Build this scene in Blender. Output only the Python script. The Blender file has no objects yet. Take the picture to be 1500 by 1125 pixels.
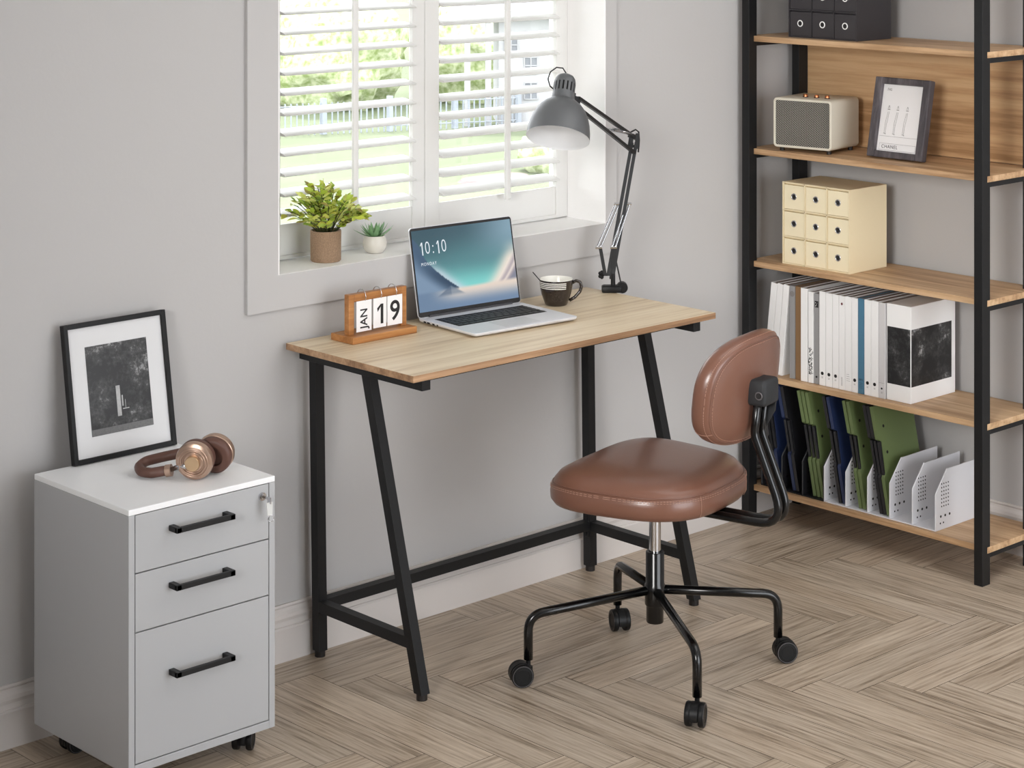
import bpy, bmesh, math, random
from mathutils import Vector, Matrix, noise
PI = math.pi
SC = bpy.context.scene
COL = SC.collection
random.seed(7)

# ------------------------------------------------------------------ helpers
def lin(c):
    return tuple(((v/255.0)/12.92 if v/255.0 <= .04045 else ((v/255.0+.055)/1.055)**2.4) for v in c)

class MB:
    """collects shapes into one bmesh"""
    def __init__(s):
        s.bm = bmesh.new()
    def box(s, a, b, bev=0.0, seg=2, M=None):
        a = Vector(a); b = Vector(b)
        r = bmesh.ops.create_cube(s.bm, size=1.0)
        vs = r['verts']
        for v in vs:
            v.co = Vector(((a.x+b.x)/2 + v.co.x*(b.x-a.x), (a.y+b.y)/2 + v.co.y*(b.y-a.y), (a.z+b.z)/2 + v.co.z*(b.z-a.z)))
        if bev > 0:
            es = list({e for v in vs for e in v.link_edges})
            r = bmesh.ops.bevel(s.bm, geom=es, offset=bev, segments=seg, profile=.5, affect='EDGES')
            vs = list({v for f in r['faces'] for v in f.verts} | {v for v in vs if v.is_valid})
        if M is not None:
            for v in vs: v.co = M @ v.co
        return vs
    def hexa(s, pts):
        """8 points: bottom loop 4, top loop 4"""
        v = [s.bm.verts.new(p) for p in pts]
        for f in ((3,2,1,0),(4,5,6,7),(0,1,5,4),(1,2,6,5),(2,3,7,6),(3,0,4,7)):
            s.bm.faces.new([v[i] for i in f])
    def beam(s, p0, p1, wx, wy, bev=.0):
        """square tube between two points, section axis aligned in x and y"""
        p0 = Vector(p0); p1 = Vector(p1)
        o = [(-wx/2,-wy/2),(wx/2,-wy/2),(wx/2,wy/2),(-wx/2,wy/2)]
        s.hexa([p0+Vector((x,y,0)) for x,y in o] + [p1+Vector((x,y,0)) for x,y in o])
    def rings(s, rings, cap0=True, cap1=True, closed=True):
        L = [[s.bm.verts.new(p) for p in r] for r in rings]
        n = len(L[0])
        for i in range(len(L)-1):
            for j in range(n if closed else n-1):
                k = (j+1) % n
                s.bm.faces.new((L[i][j], L[i][k], L[i+1][k], L[i+1][j]))
        if cap0: s.bm.faces.new(list(reversed(L[0])))
        if cap1: s.bm.faces.new(L[-1])
        return L
    def tube(s, path, r, seg=10, caps=True):
        P = [Vector(p) for p in path]
        rr = r if hasattr(r, '__len__') else [r]*len(P)
        T = []
        for i in range(len(P)):
            a = P[max(i-1,0)]; b = P[min(i+1,len(P)-1)]
            T.append((b-a).normalized())
        up = Vector((0,0,1)) if abs(T[0].z) < .9 else Vector((1,0,0))
        n = T[0].cross(up).normalized()
        R = []
        for i in range(len(P)):
            n = (n - T[i]*n.dot(T[i])).normalized()
            b = T[i].cross(n)
            R.append([P[i] + (n*math.cos(2*PI*k/seg) + b*math.sin(2*PI*k/seg))*rr[i] for k in range(seg)])
        s.rings(R, caps, caps)
    def lathe(s, prof, c=(0,0,0), axis=(0,0,1), seg=32, cap0=False, cap1=False, a0=0, a1=2*PI):
        """prof: list of (radius, height along axis)"""
        ax = Vector(axis).normalized()
        u = ax.orthogonal().normalized() if abs(ax.z) < .999 else Vector((1,0,0))
        w = ax.cross(u)
        c = Vector(c)
        full = abs(a1-a0-2*PI) < 1e-6
        n = seg if full else seg+1
        R = [[c + ax*h + (u*math.cos(a0+(a1-a0)*k/seg) + w*math.sin(a0+(a1-a0)*k/seg))*max(r,1e-5) for k in range(n)] for r,h in prof]
        s.rings(R, cap0, cap1, closed=full)
    def cyl(s, p0, p1, r, seg=16, r1=None):
        s.tube([p0,p1], [r, r if r1 is None else r1], seg)
    def prism(s, poly, fn, h0, h1):
        """poly list of 2D, fn(u,v,h)->3D"""
        a = [fn(u,v,h0) for u,v in poly]; b = [fn(u,v,h1) for u,v in poly]
        s.rings([a,b])
    def sphere(s, c, r, seg=16, sc=(1,1,1)):
        r_ = bmesh.ops.create_uvsphere(s.bm, u_segments=seg, v_segments=max(6,seg//2), radius=r)
        for v in r_['verts']: v.co = Vector(c) + Vector((v.co.x*sc[0], v.co.y*sc[1], v.co.z*sc[2]))
    def torus(s, c, axis, R, r, seg=32, seg2=8, a0=0, a1=2*PI):
        ax = Vector(axis).normalized(); u = ax.orthogonal().normalized(); w = ax.cross(u)
        full = abs(a1-a0-2*PI) < 1e-6
        n = seg if full else seg+1
        rg = []
        for k in range(n):
            t = a0+(a1-a0)*k/seg
            d = u*math.cos(t)+w*math.sin(t)
            rg.append([Vector(c)+d*(R+r*math.cos(2*PI*j/seg2))+ax*r*math.sin(2*PI*j/seg2) for j in range(seg2)])
        if full:
            rg.append(rg[0])
            s.rings(rg, False, False)
            bmesh.ops.remove_doubles(s.bm, verts=s.bm.verts, dist=1e-6)
        else: s.rings(rg)

def origin_of(o):
    v = Vector((0,0,0))
    while o is not None:
        v += o.location; o = o.parent
    return v

def build(name, mb, mat, parent=None, loc=None, smooth=None, shift=True, sub=0, wn=False):
    """links ONE mesh object; coordinates are given in the frame of the thing's parent frame (world for unrotated roots)"""
    bmesh.ops.recalc_face_normals(mb.bm, faces=mb.bm.faces)
    me = bpy.data.meshes.new(name)
    mb.bm.to_mesh(me); mb.bm.free()
    o = bpy.data.objects.new(name, me); COL.objects.link(o)
    for m in (mat if isinstance(mat,(list,tuple)) else [mat]): me.materials.append(m)
    if parent is not None:
        o.parent = parent
        if shift: me.transform(Matrix.Translation(-origin_of(parent)))
    elif loc is not None:
        o.location = loc; me.transform(Matrix.Translation(-Vector(loc)))
    if smooth is not None:
        for p in me.polygons: p.use_smooth = True
        if smooth < 180:
            bm = bmesh.new(); bm.from_mesh(me)
            for e in bm.edges:
                if len(e.link_faces) == 2 and e.calc_face_angle(0) > math.radians(smooth): e.smooth = False
            bm.to_mesh(me); bm.free()
    if sub:
        md = o.modifiers.new('sub','SUBSURF'); md.levels = sub; md.render_levels = sub
    return o

def tag(o, label=None, cat=None, group=None, kind=None):
    if label: o['label'] = label
    if cat: o['category'] = cat
    if group: o['group'] = group
    if kind: o['kind'] = kind
    return o

def thing(name, label, cat, loc=(0,0,0), rz=0, group=None, kind=None):
    o = bpy.data.objects.new(name, None); COL.objects.link(o)
    o.location = loc; o.rotation_euler = (0,0,rz); o.empty_display_size = .05
    return tag(o, label, cat, group, kind)

def copy_tree(o, parent=None):
    c = o.copy(); COL.objects.link(c); c.parent = parent
    for ch in list(o.children): copy_tree(ch, c)
    return c

def fillet(pts, r, n=6):
    P = [Vector(p) for p in pts]; out = [P[0]]
    for i in range(1, len(P)-1):
        a = P[i-1]-P[i]; b = P[i+1]-P[i]
        ri = r[i-1] if hasattr(r,'__len__') else r
        ang = a.angle(b); d = min(ri/math.tan(ang/2), a.length*.49, b.length*.49)
        s = P[i]+a.normalized()*d; e = P[i]+b.normalized()*d
        for k in range(n+1):
            t = k/n
            out.append(s*(1-t)**2 + P[i]*2*t*(1-t) + e*t*t)
    out.append(P[-1])
    return out

def text_mb(txt, size, M, ext=.0003, sx=1.0, spacing=1.0, off=0):
    cu = bpy.data.curves.new('t','FONT'); cu.body = txt; cu.size = size; cu.extrude = ext; cu.offset = off*size
    cu.align_x = 'CENTER'; cu.align_y = 'CENTER'; cu.space_character = spacing
    o = bpy.data.objects.new('t', cu); COL.objects.link(o)
    dg = bpy.context.evaluated_depsgraph_get(); dg.update()
    me = bpy.data.meshes.new_from_object(o.evaluated_get(dg))
    bpy.data.objects.remove(o); bpy.data.curves.remove(cu)
    mb = MB(); mb.bm.from_mesh(me); bpy.data.meshes.remove(me)
    for v in mb.bm.verts:
        v.co.x *= sx
        v.co = M @ v.co
    return mb

# ------------------------------------------------------------------ materials
def newmat(name):
    m = bpy.data.materials.new(name); m.use_nodes = True
    nt = m.node_tree; return m, nt, nt.nodes['Principled BSDF']

def mat(name, rgb, rough=.5, metal=0.0, var=.04, scale=8, bump=0.0, bscale=200, stretch=(1,1,1), coat=0.0, spec=.5):
    m, nt, p = newmat(name)
    c = lin(rgb)
    tc = nt.nodes.new('ShaderNodeTexCoord'); mp = nt.nodes.new('ShaderNodeMapping'); mp.inputs['Scale'].default_value = stretch
    nt.links.new(tc.outputs['Object'], mp.inputs[0])
    nz = nt.nodes.new('ShaderNodeTexNoise'); nz.inputs['Scale'].default_value = scale; nz.inputs['Detail'].default_value = 4
    nt.links.new(mp.outputs[0], nz.inputs['Vector'])
    mx = nt.nodes.new('ShaderNodeMix'); mx.data_type = 'RGBA'
    mx.inputs[6].default_value = tuple(v*(1-var) for v in c)+(1,)
    mx.inputs[7].default_value = tuple(min(1,v*(1+var)) for v in c)+(1,)
    nt.links.new(nz.outputs['Fac'], mx.inputs[0]); nt.links.new(mx.outputs[2], p.inputs['Base Color'])
    p.inputs['Roughness'].default_value = rough; p.inputs['Metallic'].default_value = metal
    p.inputs['Specular IOR Level'].default_value = spec
    if coat: p.inputs['Coat Weight'].default_value = coat; p.inputs['Coat Roughness'].default_value = .15
    if bump > 0:
        n2 = nt.nodes.new('ShaderNodeTexNoise'); n2.inputs['Scale'].default_value = bscale; n2.inputs['Detail'].default_value = 3
        nt.links.new(mp.outputs[0], n2.inputs['Vector'])
        b = nt.nodes.new('ShaderNodeBump'); b.inputs['Strength'].default_value = bump; b.inputs['Distance'].default_value = .001
        nt.links.new(n2.outputs['Fac'], b.inputs['Height']); nt.links.new(b.outputs[0], p.inputs['Normal'])
    return m

def wood(name, c1, c2, c3, axis='X', rough=.5, fine=70, coarse=5, uv=False, attr=None, bump=.15, cont=1.0):
    m, nt, p = newmat(name); N = nt.nodes; Lk = nt.links
    tc = N.new('ShaderNodeTexCoord'); mp = N.new('ShaderNodeMapping')
    st = {'X':(.045,1,1),'Y':(1,.045,1),'Z':(1,1,.045)}[axis]
    mp.inputs['Scale'].default_value = st
    Lk.new(tc.outputs['UV' if uv else 'Object'], mp.inputs[0])
    # slow wander so the grain makes arches
    w = N.new('ShaderNodeTexNoise'); w.inputs['Scale'].default_value = coarse; w.inputs['Detail'].default_value = 3
    Lk.new(mp.outputs[0], w.inputs['Vector'])
    f = N.new('ShaderNodeTexNoise'); f.inputs['Scale'].default_value = fine; f.inputs['Detail'].default_value = 6; f.inputs['Roughness'].default_value = .65
    Lk.new(mp.outputs[0], f.inputs['Vector'])
    sn = N.new('ShaderNodeMath'); sn.operation = 'MULTIPLY'; sn.inputs[1].default_value = 46
    Lk.new(w.outputs['Fac'], sn.inputs[0])
    s2 = N.new('ShaderNodeMath'); s2.operation = 'SINE'; Lk.new(sn.outputs[0], s2.inputs[0])
    s3 = N.new('ShaderNodeMath'); s3.operation = 'MULTIPLY_ADD'; s3.inputs[1].default_value = .12*cont; s3.inputs[2].default_value = 0
    Lk.new(s2.outputs[0], s3.inputs[0])
    ad = N.new('ShaderNodeMath'); ad.operation = 'ADD'; Lk.new(s3.outputs[0], ad.inputs[0]); Lk.new(f.outputs['Fac'], ad.inputs[1])
    cr = N.new('ShaderNodeValToRGB'); e = cr.color_ramp.elements
    e[0].position = .3; e[0].color = lin(c1)+(1,); e[1].position = .72; e[1].color = lin(c3)+(1,)
    k = cr.color_ramp.elements.new(.5); k.color = lin(c2)+(1,)
    Lk.new(ad.outputs[0], cr.inputs[0]); out = cr.outputs[0]
    if attr:
        at = N.new('ShaderNodeAttribute'); at.attribute_name = attr
        mu = N.new('ShaderNodeMix'); mu.data_type = 'RGBA'; mu.blend_type = 'MULTIPLY'; mu.inputs[0].default_value = 1
        Lk.new(out, mu.inputs[6]); Lk.new(at.outputs['Color'], mu.inputs[7]); out = mu.outputs[2]
    Lk.new(out, p.inputs['Base Color']); p.inputs['Roughness'].default_value = rough
    b = N.new('ShaderNodeBump'); b.inputs['Strength'].default_value = bump; b.inputs['Distance'].default_value = .0006
    Lk.new(ad.outputs[0], b.inputs['Height']); Lk.new(b.outputs[0], p.inputs['Normal'])
    return m

M = {}
M['wall'] = mat('wall_paint', (185,183,182), .85, var=.015, scale=1.2, bump=.25, bscale=90)
M['trimwhite'] = mat('white_trim_paint', (245,244,243), .45, var=.01)
M['casing'] = mat('casing_paint', (187,185,184), .6, var=.01)
M['skirting'] = mat('skirting_paint', (210,204,200), .5, var=.01)
M['shutter'] = mat('shutter_paint', (221,220,217), .4, var=.01)
M['ceiling'] = mat('ceiling_paint', (235,235,235), .9, var=.01)
M['black'] = mat('black_steel', (25,25,26), .45, var=.08, bump=.1, bscale=400, spec=.3)
M['blackgloss'] = mat('gloss_black_steel', (10,10,11), .2, var=.05, coat=.2, spec=.4)
M['plastic'] = mat('black_plastic', (14,14,15), .45, var=.1, bump=.1, bscale=500, spec=.3)
M['darkgrey'] = mat('dark_grey_plastic', (44,45,47), .55, var=.08, bump=.2, bscale=500, spec=.3)
M['chrome'] = mat('chrome', (205,205,208), .14, metal=1, var=.01)
M['deskwood'] = wood('light_oak_desk', (196,172,138), (220,201,170), (230,214,186), 'X', .42, fine=60, coarse=4, bump=.1, cont=.55)
M['deskedge'] = wood('oak_edge_band', (135,102,74), (166,130,97), (190,154,120), 'X', .5, fine=90, coarse=6)
M['shelfwood'] = wood('oak_shelf', (160,124,88), (194,158,120), (212,180,142), 'Y', .5, fine=70, coarse=4, cont=.7)
M['panelwood'] = wood('oak_back_panel', (158,120,82), (190,151,110), (208,172,130), 'Y', .5, fine=60, coarse=3.4, cont=1.2)
M['calwood'] = wood('cherry_wood', (138,86,42), (170,114,62), (190,138,86), 'X', .4, fine=60, coarse=5, cont=.5)
M['leather'] = mat('brown_leather', (117,80,65), .32, var=.07, scale=5, bump=.16, bscale=160, coat=.22)
M['thread'] = mat('pale_thread', (168,130,112), .7, var=.05)
M['cabinet'] = mat('shaded_white_enamel', (174,175,177), .42, var=.008, bump=.05, bscale=300)  # white cabinet's enamel, greyed: the front's shade is put into the colour
M['cabtop_lit'] = mat('lit_white_enamel_top', (243,244,245), .4, var=.008)  # same enamel lightened, so light from above is in the top's colour
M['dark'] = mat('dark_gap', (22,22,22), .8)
M['beige'] = mat('cream_card', (240,227,194), .6, var=.02, bump=.1, bscale=300)
M['beigein'] = mat('cream_card_edge', (234,218,182), .6, var=.02)
M['blackbox'] = mat('black_card', (52,49,52), .55, var=.05, bump=.4, bscale=600)
M['blackboxedge'] = mat('black_card_edge', (96,92,94), .55)
M['speaker'] = mat('cream_vinyl', (210,204,188), .5, var=.02, bump=.1, bscale=400)
M['copper'] = mat('copper_knob', (190,120,80), .2, metal=1)
M['white'] = mat('white_board', (243,242,241), .45, var=.01)
M['paper'] = mat('paper_white', (238,236,236), .55, var=.02, scale=10)
M['ink'] = mat('black_ink', (25,23,24), .6)
M['greyink'] = mat('grey_ink', (130,126,124), .6)
M['silver'] = mat('brushed_aluminium', (226,227,232), .35, metal=.2, var=.01)
M['key'] = mat('black_key', (20,20,22), .45)
M['rosegold'] = mat('rose_gold', (192,164,146), .3, metal=.85, var=.03)
M['rosehub'] = mat('rose_gold_disc', (200,170,136), .32, metal=.85, var=.05)
M['brownpad'] = mat('brown_padding', (92,62,52), .5, var=.05, bump=.1)
M['shade'] = mat('grey_lamp_enamel', (94,96,98), .42, metal=.1, var=.02)
M['shadein'] = mat('white_lamp_lining', (225,225,226), .5, var=.01)
M['arm'] = mat('charcoal_steel', (40,41,43), .4, metal=.3, var=.05)
M['mug'] = mat('dark_brown_glaze', (44,36,32), .2, var=.5, scale=300, coat=.4)
M['mugwhite'] = mat('white_glaze', (236,234,226), .15, var=.01)
M['concrete'] = mat('brown_stone_pot', (146,120,96), .85, var=.55, scale=420, bump=.8, bscale=400)
M['ceramic'] = mat('pale_ceramic', (205,200,190), .3, var=.05, scale=30)
M['soil'] = mat('dark_soil', (50,38,28), .9, var=.3, scale=200)
M['stem'] = mat('plant_stem', (60,66,34), .6)
M['succulent'] = mat('succulent_green', (120,160,112), .45, var=.25, scale=60)
M['traywhite'] = mat('white_plastic_tray', (214,214,218), .4, var=.01)
M['green'] = mat('green_folder', (102,118,74), .5, var=.03)
M['blue'] = mat('navy_folder', (34,47,82), .45, var=.03)
M['folderblack'] = mat('black_folder', (28,28,31), .4, var=.05)
M['binderblue'] = mat('blue_binder', (74,120,146), .5, var=.04)
M['bindergrey'] = mat('grey_binder', (150,149,149), .5, var=.04)
M['binderbrown'] = mat('brown_binder', (136,104,70), .6, var=.06)
M['pages'] = mat('page_edges', (150,138,132), .8, var=.15, scale=300, stretch=(.05,1,.05))
M['foot'] = mat('rubber_foot', (24,18,16), .5)
M['clear'] = mat('pale_key_bow', (215,216,214), .25, var=.01)

def leafmat():
    m, nt, p = newmat('yellow_green_leaf'); N = nt.nodes
    oi = N.new('ShaderNodeAttribute'); oi.attribute_name = 'lc'
    nt.links.new(oi.outputs['Color'], p.inputs['Base Color'])
    p.inputs['Roughness'].default_value = .4
    p.inputs['Subsurface Weight'].default_value = 0
    tr = N.new('ShaderNodeBsdfTranslucent'); nt.links.new(oi.outputs['Color'], tr.inputs['Color'])
    ms = N.new('ShaderNodeMixShader'); ms.inputs[0].default_value = .3
    nt.links.new(p.outputs[0], ms.inputs[1]); nt.links.new(tr.outputs[0], ms.inputs[2])
    nt.links.new(ms.outputs[0], N['Material Output'].inputs[0])
    return m
M['leaf'] = leafmat()

def glassmat():
    m, nt, p = newmat('window_glass'); N = nt.nodes
    t = N.new('ShaderNodeBsdfTransparent'); g = N.new('ShaderNodeBsdfGlossy'); g.inputs['Roughness'].default_value = .02
    fr = N.new('ShaderNodeFresnel'); fr.inputs['IOR'].default_value = 1.3
    ms = N.new('ShaderNodeMixShader'); nt.links.new(fr.outputs[0], ms.inputs[0])
    nt.links.new(t.outputs[0], ms.inputs[1]); nt.links.new(g.outputs[0], ms.inputs[2])
    nt.links.new(ms.outputs[0], N['Material Output'].inputs[0]); return m
M['glass'] = glassmat()

def grillemat():
    m, nt, p = newmat('woven_speaker_cloth'); N = nt.nodes; L = nt.links
    tc = N.new('ShaderNodeTexCoord')
    outs = []
    for ang in (.6, -.6):
        mp = N.new('ShaderNodeMapping'); mp.inputs['Rotation'].default_value = (ang,0,0)
        L.new(tc.outputs['Object'], mp.inputs[0])
        w = N.new('ShaderNodeTexWave'); w.bands_direction = 'Z'; w.inputs['Scale'].default_value = 75
        L.new(mp.outputs[0], w.inputs['Vector']); outs.append(w.outputs['Fac'])
    mu = N.new('ShaderNodeMath'); mu.operation = 'MULTIPLY'; L.new(outs[0], mu.inputs[0]); L.new(outs[1], mu.inputs[1])
    cr = N.new('ShaderNodeValToRGB'); cr.color_ramp.elements[0].position = .35; cr.color_ramp.elements[0].color = lin((48,48,46))+(1,)
    cr.color_ramp.elements[1].position = .6; cr.color_ramp.elements[1].color = lin((190,186,174))+(1,)
    L.new(mu.outputs[0], cr.inputs[0]); L.new(cr.outputs[0], p.inputs['Base Color']); p.inputs['Roughness'].default_value = .8
    return m
M['grille'] = grillemat()

def outdoor(name, c1, c2, scale, rough=.9):
    m, nt, p = newmat(name); N = nt.nodes; L = nt.links
    tc = N.new('ShaderNodeTexCoord'); nz = N.new('ShaderNodeTexNoise'); nz.inputs['Scale'].default_value = scale; nz.inputs['Detail'].default_value = 6
    L.new(tc.outputs['Object'], nz.inputs['Vector'])
    cr = N.new('ShaderNodeValToRGB'); cr.color_ramp.elements[0].position = .35; cr.color_ramp.elements[0].color = lin(c1)+(1,)
    cr.color_ramp.elements[1].position = .65; cr.color_ramp.elements[1].color = lin(c2)+(1,)
    L.new(nz.outputs['Fac'], cr.inputs[0]); L.new(cr.outputs[0], p.inputs['Base Color']); p.inputs['Roughness'].default_value = rough
    p.inputs['Specular IOR Level'].default_value = .1
    return m
M['lawn'] = outdoor('lawn_grass', (94,102,80), (99,106,86), .6)
M['hedge'] = outdoor('hedge_leaves', (140,156,100), (205,210,178), 7)
M['treeleaf'] = outdoor('tree_leaves', (150,164,96), (190,194,140), 2.5)
M['sidewhite'] = outdoor('white_siding', (160,160,162), (166,166,168), 2)
M['paneglassdull'] = mat('dull_window', (104,107,113), .5)
M['fencewood'] = mat('grey_fence', (142,148,156), .7)
M['mulch'] = outdoor('pinkish_flower_bed', (114,102,100), (120,108,107), 8)

# ------------------------------------------------------------------ the room
XR = 1.934       # right wall
# floor: herringbone planks laid parallel to the walls
def make_floor():
    w, Lp = .1033, .62
    ox, oy = .2, -.327
    mb = MB(); bm = mb.bm
    uvl = bm.loops.layers.uv.new('UVMap'); cl = bm.loops.layers.float_color.new('pv')
    x0, x1, y0, y1 = -3.9, XR, -5.2, 0.0
    g = .0006
    def quad(ax, ay, bx, by, horiz):
        if bx < x0 or ax > x1 or by < y0 or ay > y1: return
        ax += g; ay += g; bx -= g; by -= g
        ax = max(ax,x0); bx = min(bx,x1); ay = max(ay,y0); by = min(by,y1)
        if bx-ax < .002 or by-ay < .002: return
        v = [bm.verts.new((x,y,0)) for x,y in ((ax,ay),(bx,ay),(bx,by),(ax,by))]
        f = bm.faces.new(v)
        r1, r2 = random.random()*40, random.random()*40
        t = random.uniform(.93,1.05); h = random.uniform(-.015,.015)
        for l in f.loops:
            x, y = l.vert.co.x, l.vert.co.y
            l[uvl].uv = (x+r1, y+r2) if horiz else (y+r1, x+r2)
            l[cl] = (t*(1+h), t, t*(1-h), 1)
    for k in range(-90, 90):
        for m in range(-14, 14):
            dx = k*w + m*Lp + ox; dy = -k*w + m*Lp + oy
            quad(dx, dy-w, dx+Lp, dy, True)
            quad(dx, dy-w-Lp, dx+w, dy-w, False)
    n = len(bm.faces)
    vs = [bm.verts.new(p) for p in ((x0,y0,-.002),(x1,y0,-.002),(x1,y1,-.002),(x0,y1,-.002))]
    f = bm.faces.new(vs); f.material_index = 1
    vs = [bm.verts.new(p) for p in ((x0,y0,-.12),(x1,y0,-.12),(x1,y1,-.12),(x0,y1,-.12))]
    f = bm.faces.new(vs); f.material_index = 1
    fm = wood('herringbone_oak', (126,109,90), (181,164,144), (206,191,172), 'X', .36, fine=105, coarse=3.0, uv=True, attr='pv', bump=.15, cont=.38)
    me = bpy.data.meshes.new('floor'); bm.to_mesh(me); bm.free()
    o = bpy.data.objects.new('floor', me); COL.objects.link(o)
    me.materials.append(fm); me.materials.append(M['dark'])
    tag(o, 'grey-brown oak herringbone floor', 'floor', kind='structure')
make_floor()

WX0, WX1, WZ0, WZ1 = -.0208, 1.077, .9075, 1.98
def structure(name, mb, m, label, smooth=None):
    return tag(build(name, mb, m, smooth=smooth), label, 'wall' if 'wall' in name else name.split('_')[0], kind='structure')
mb = MB()
T = .2
mb.box((-3.9,0,-.12),(WX0,T,2.7)); mb.box((WX1,0,-.12),(XR+.15,T,2.7)); mb.box((WX0,0,-.12),(WX1,T,WZ0-.02)); mb.box((WX0,0,WZ1),(WX1,T,2.7))
structure('wall_back', mb, M['wall'], 'light grey painted wall with the shuttered window')
mb = MB(); mb.box((XR,-5.2,-.12),(XR+.15,0,2.7))
structure('wall_right', mb, M['wall'], 'light grey painted wall behind the bookshelf')
mb = MB()
mb.box((-4.05,-5.35,-.12),(-3.9,T,2.7))
structure('wall_left', mb, M['wall'], 'plain light grey painted wall')
mb = MB()
for a,b in (((-3.9,-5.35,-.12),(XR+.15,-5.2,.04)),((-3.9,-5.35,2.3),(XR+.15,-5.2,2.7)),((-3.9,-5.35,.04),(-1.0,-5.2,2.3)),((1.90,-5.35,.04),(XR+.15,-5.2,2.3))): mb.box(a,b)  # opening added and sized to let sky light in behind the camera
structure('wall_front', mb, M['wall'], 'light grey painted wall with an added tall opening to the sky')
mb = MB(); mb.box((-3.9,-5.2,2.6),(XR,0,2.7))
structure('ceiling', mb, M['ceiling'], 'white ceiling')

# moulded baseboards
def skirting(name, fn, L0, L1, label):
    prof = [(0,0),(.018,0),(.018,.0755),(.0155,.079),(.0155,.0805),(.0118,.0815),(.0105,.092),(.0128,.100),(.0115,.108),(.0060,.1145),(.0035,.1205),(.0070,.1255),(.0055,.130),(0,.130)]
    mb = MB(); mb.rings([[fn(L0,d,z) for d,z in prof],[fn(L1,d,z) for d,z in prof]])
    structure(name, mb, M['skirting'], label)
skirting('baseboard_back', lambda l,d,z:(l,-d,z), -3.9, XR, 'moulded white baseboard under the window wall')
skirting('baseboard_right', lambda l,d,z:(XR-d,l,z), -5.2, -.018, 'moulded white baseboard behind the bookshelf')

# window: casing, jambs, sill, sash and glass
win = thing('window_1', 'deep white window recess with flat casing', 'window', (.53,0,.9), kind='structure')
mb = MB()
CY_ = -.011
mb.box((-.1094,CY_,.8255),(WX0,0,2.06)); mb.box((WX1,CY_,.8255),(1.1194,0,2.06))
mb.box((WX0,CY_,.8255),(WX1,0,WZ0-.0006)); mb.box((WX0,CY_,WZ1),(WX1,0,2.06))
build('window_casing', mb, M['casing'], win)
mb = MB(); mb.box((WX0,-.0106,WZ0-.02),(WX1,T,WZ0),0)
build('window_sill', mb, M['trimwhite'], win)
mb = MB(); mb.box((WX1-.003,-.0112,WZ0),(WX1,T,WZ1)); mb.box((WX0,-.0112,WZ0),(WX0+.003,T,WZ1)); mb.box((WX0,0,WZ1-.003),(WX1,T,WZ1))
mb.box((WX0+.003,.131,WZ0),(.0435,.165,WZ1-.003))
build('jamb', mb, M['trimwhite'], win)
mb = MB()
for a,b in (((WX0+.003,.178,WZ0),(.085,.198,WZ1)),((1.068,.178,WZ0),(WX1-.003,.198,WZ1)),((.560,.178,WZ0),(.636,.198,WZ1)),((.085,.178,WZ0),(1.068,.198,WZ0+.045)),((.085,.178,WZ1-.05),(1.068,.198,WZ1))):
    mb.box(a,b)
build('window_sash', mb, M['trimwhite'], win)
mb = MB(); mb.box((.085,.186,WZ0+.045),(1.068,.189,WZ1-.05))
build('window_glass', mb, M['glass'], win)

def shutter(x0, x1, sl, sr, rod, label, tilt, z0l):
    t = thing('plantation_shutter', label, 'shutter', ((x0+x1)/2,.145,WZ0), group='shutter panels in the window')
    ya, yb = .131, .144
    mb = MB(); mb.box((x0,ya,WZ0+.003),(sl,yb,WZ1-.006),.001); build('stile', mb, M['shutter'], t)
    mb = MB(); mb.box((sr,ya,WZ0+.003),(x1,yb,WZ1-.006),.001); build('stile', mb, M['shutter'], t)
    mb = MB()
    mb.box((sl,ya+.004,WZ0+.003),(sr,yb-.002,.995),.001)
    mb.box((sl,ya,WZ0+.003),(sr,ya+.006,WZ0+.012),.0008)
    build('bottom_rail', mb, M['shutter'], t)
    mb = MB(); mb.box((sl,ya+.002,WZ1-.09),(sr,yb-.002,WZ1-.006),.001); build('top_rail', mb, M['shutter'], t)
    z = z0l; first = None
    while z < WZ1-.11:
        if first is None:
            mb = MB(); n = 16
            ring = []
            for k in range(n):
                a = 2*PI*k/n
                yy = .031*math.copysign(abs(math.cos(a))**.9, math.cos(a)); zz = .0042*math.sin(a)
                ca, sa = math.cos(tilt), math.sin(tilt)
                ring.append((yy*ca - zz*sa, yy*sa + zz*ca))
            mb.rings([[(sl+.0015, .144+y, z+q) for y,q in ring],[(sr-.0015, .144+y, z+q) for y,q in ring]])
            first = build('louver', mb, M['shutter'], t, smooth=40)
        else:
            c = first.copy(); COL.objects.link(c); c.parent = t; c.location = (0,0,z-z0l)
        z += .0490
    mb = MB(); mb.box((rod-.0085,.098,.985),(rod+.0085,.109,WZ1-.12),.003)
    build('tilt_rod', mb, M['shutter'], t)
shutter(.0445,.5550,.0926,.5141,.303,'left white louvered shutter panel, behind the potted plants', math.radians(9), 1.0205)
shutter(.5565,1.0735,.6048,1.0298,.822,'right white louvered shutter panel, behind the lamp shade', math.radians(11), 1.0205)

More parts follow.
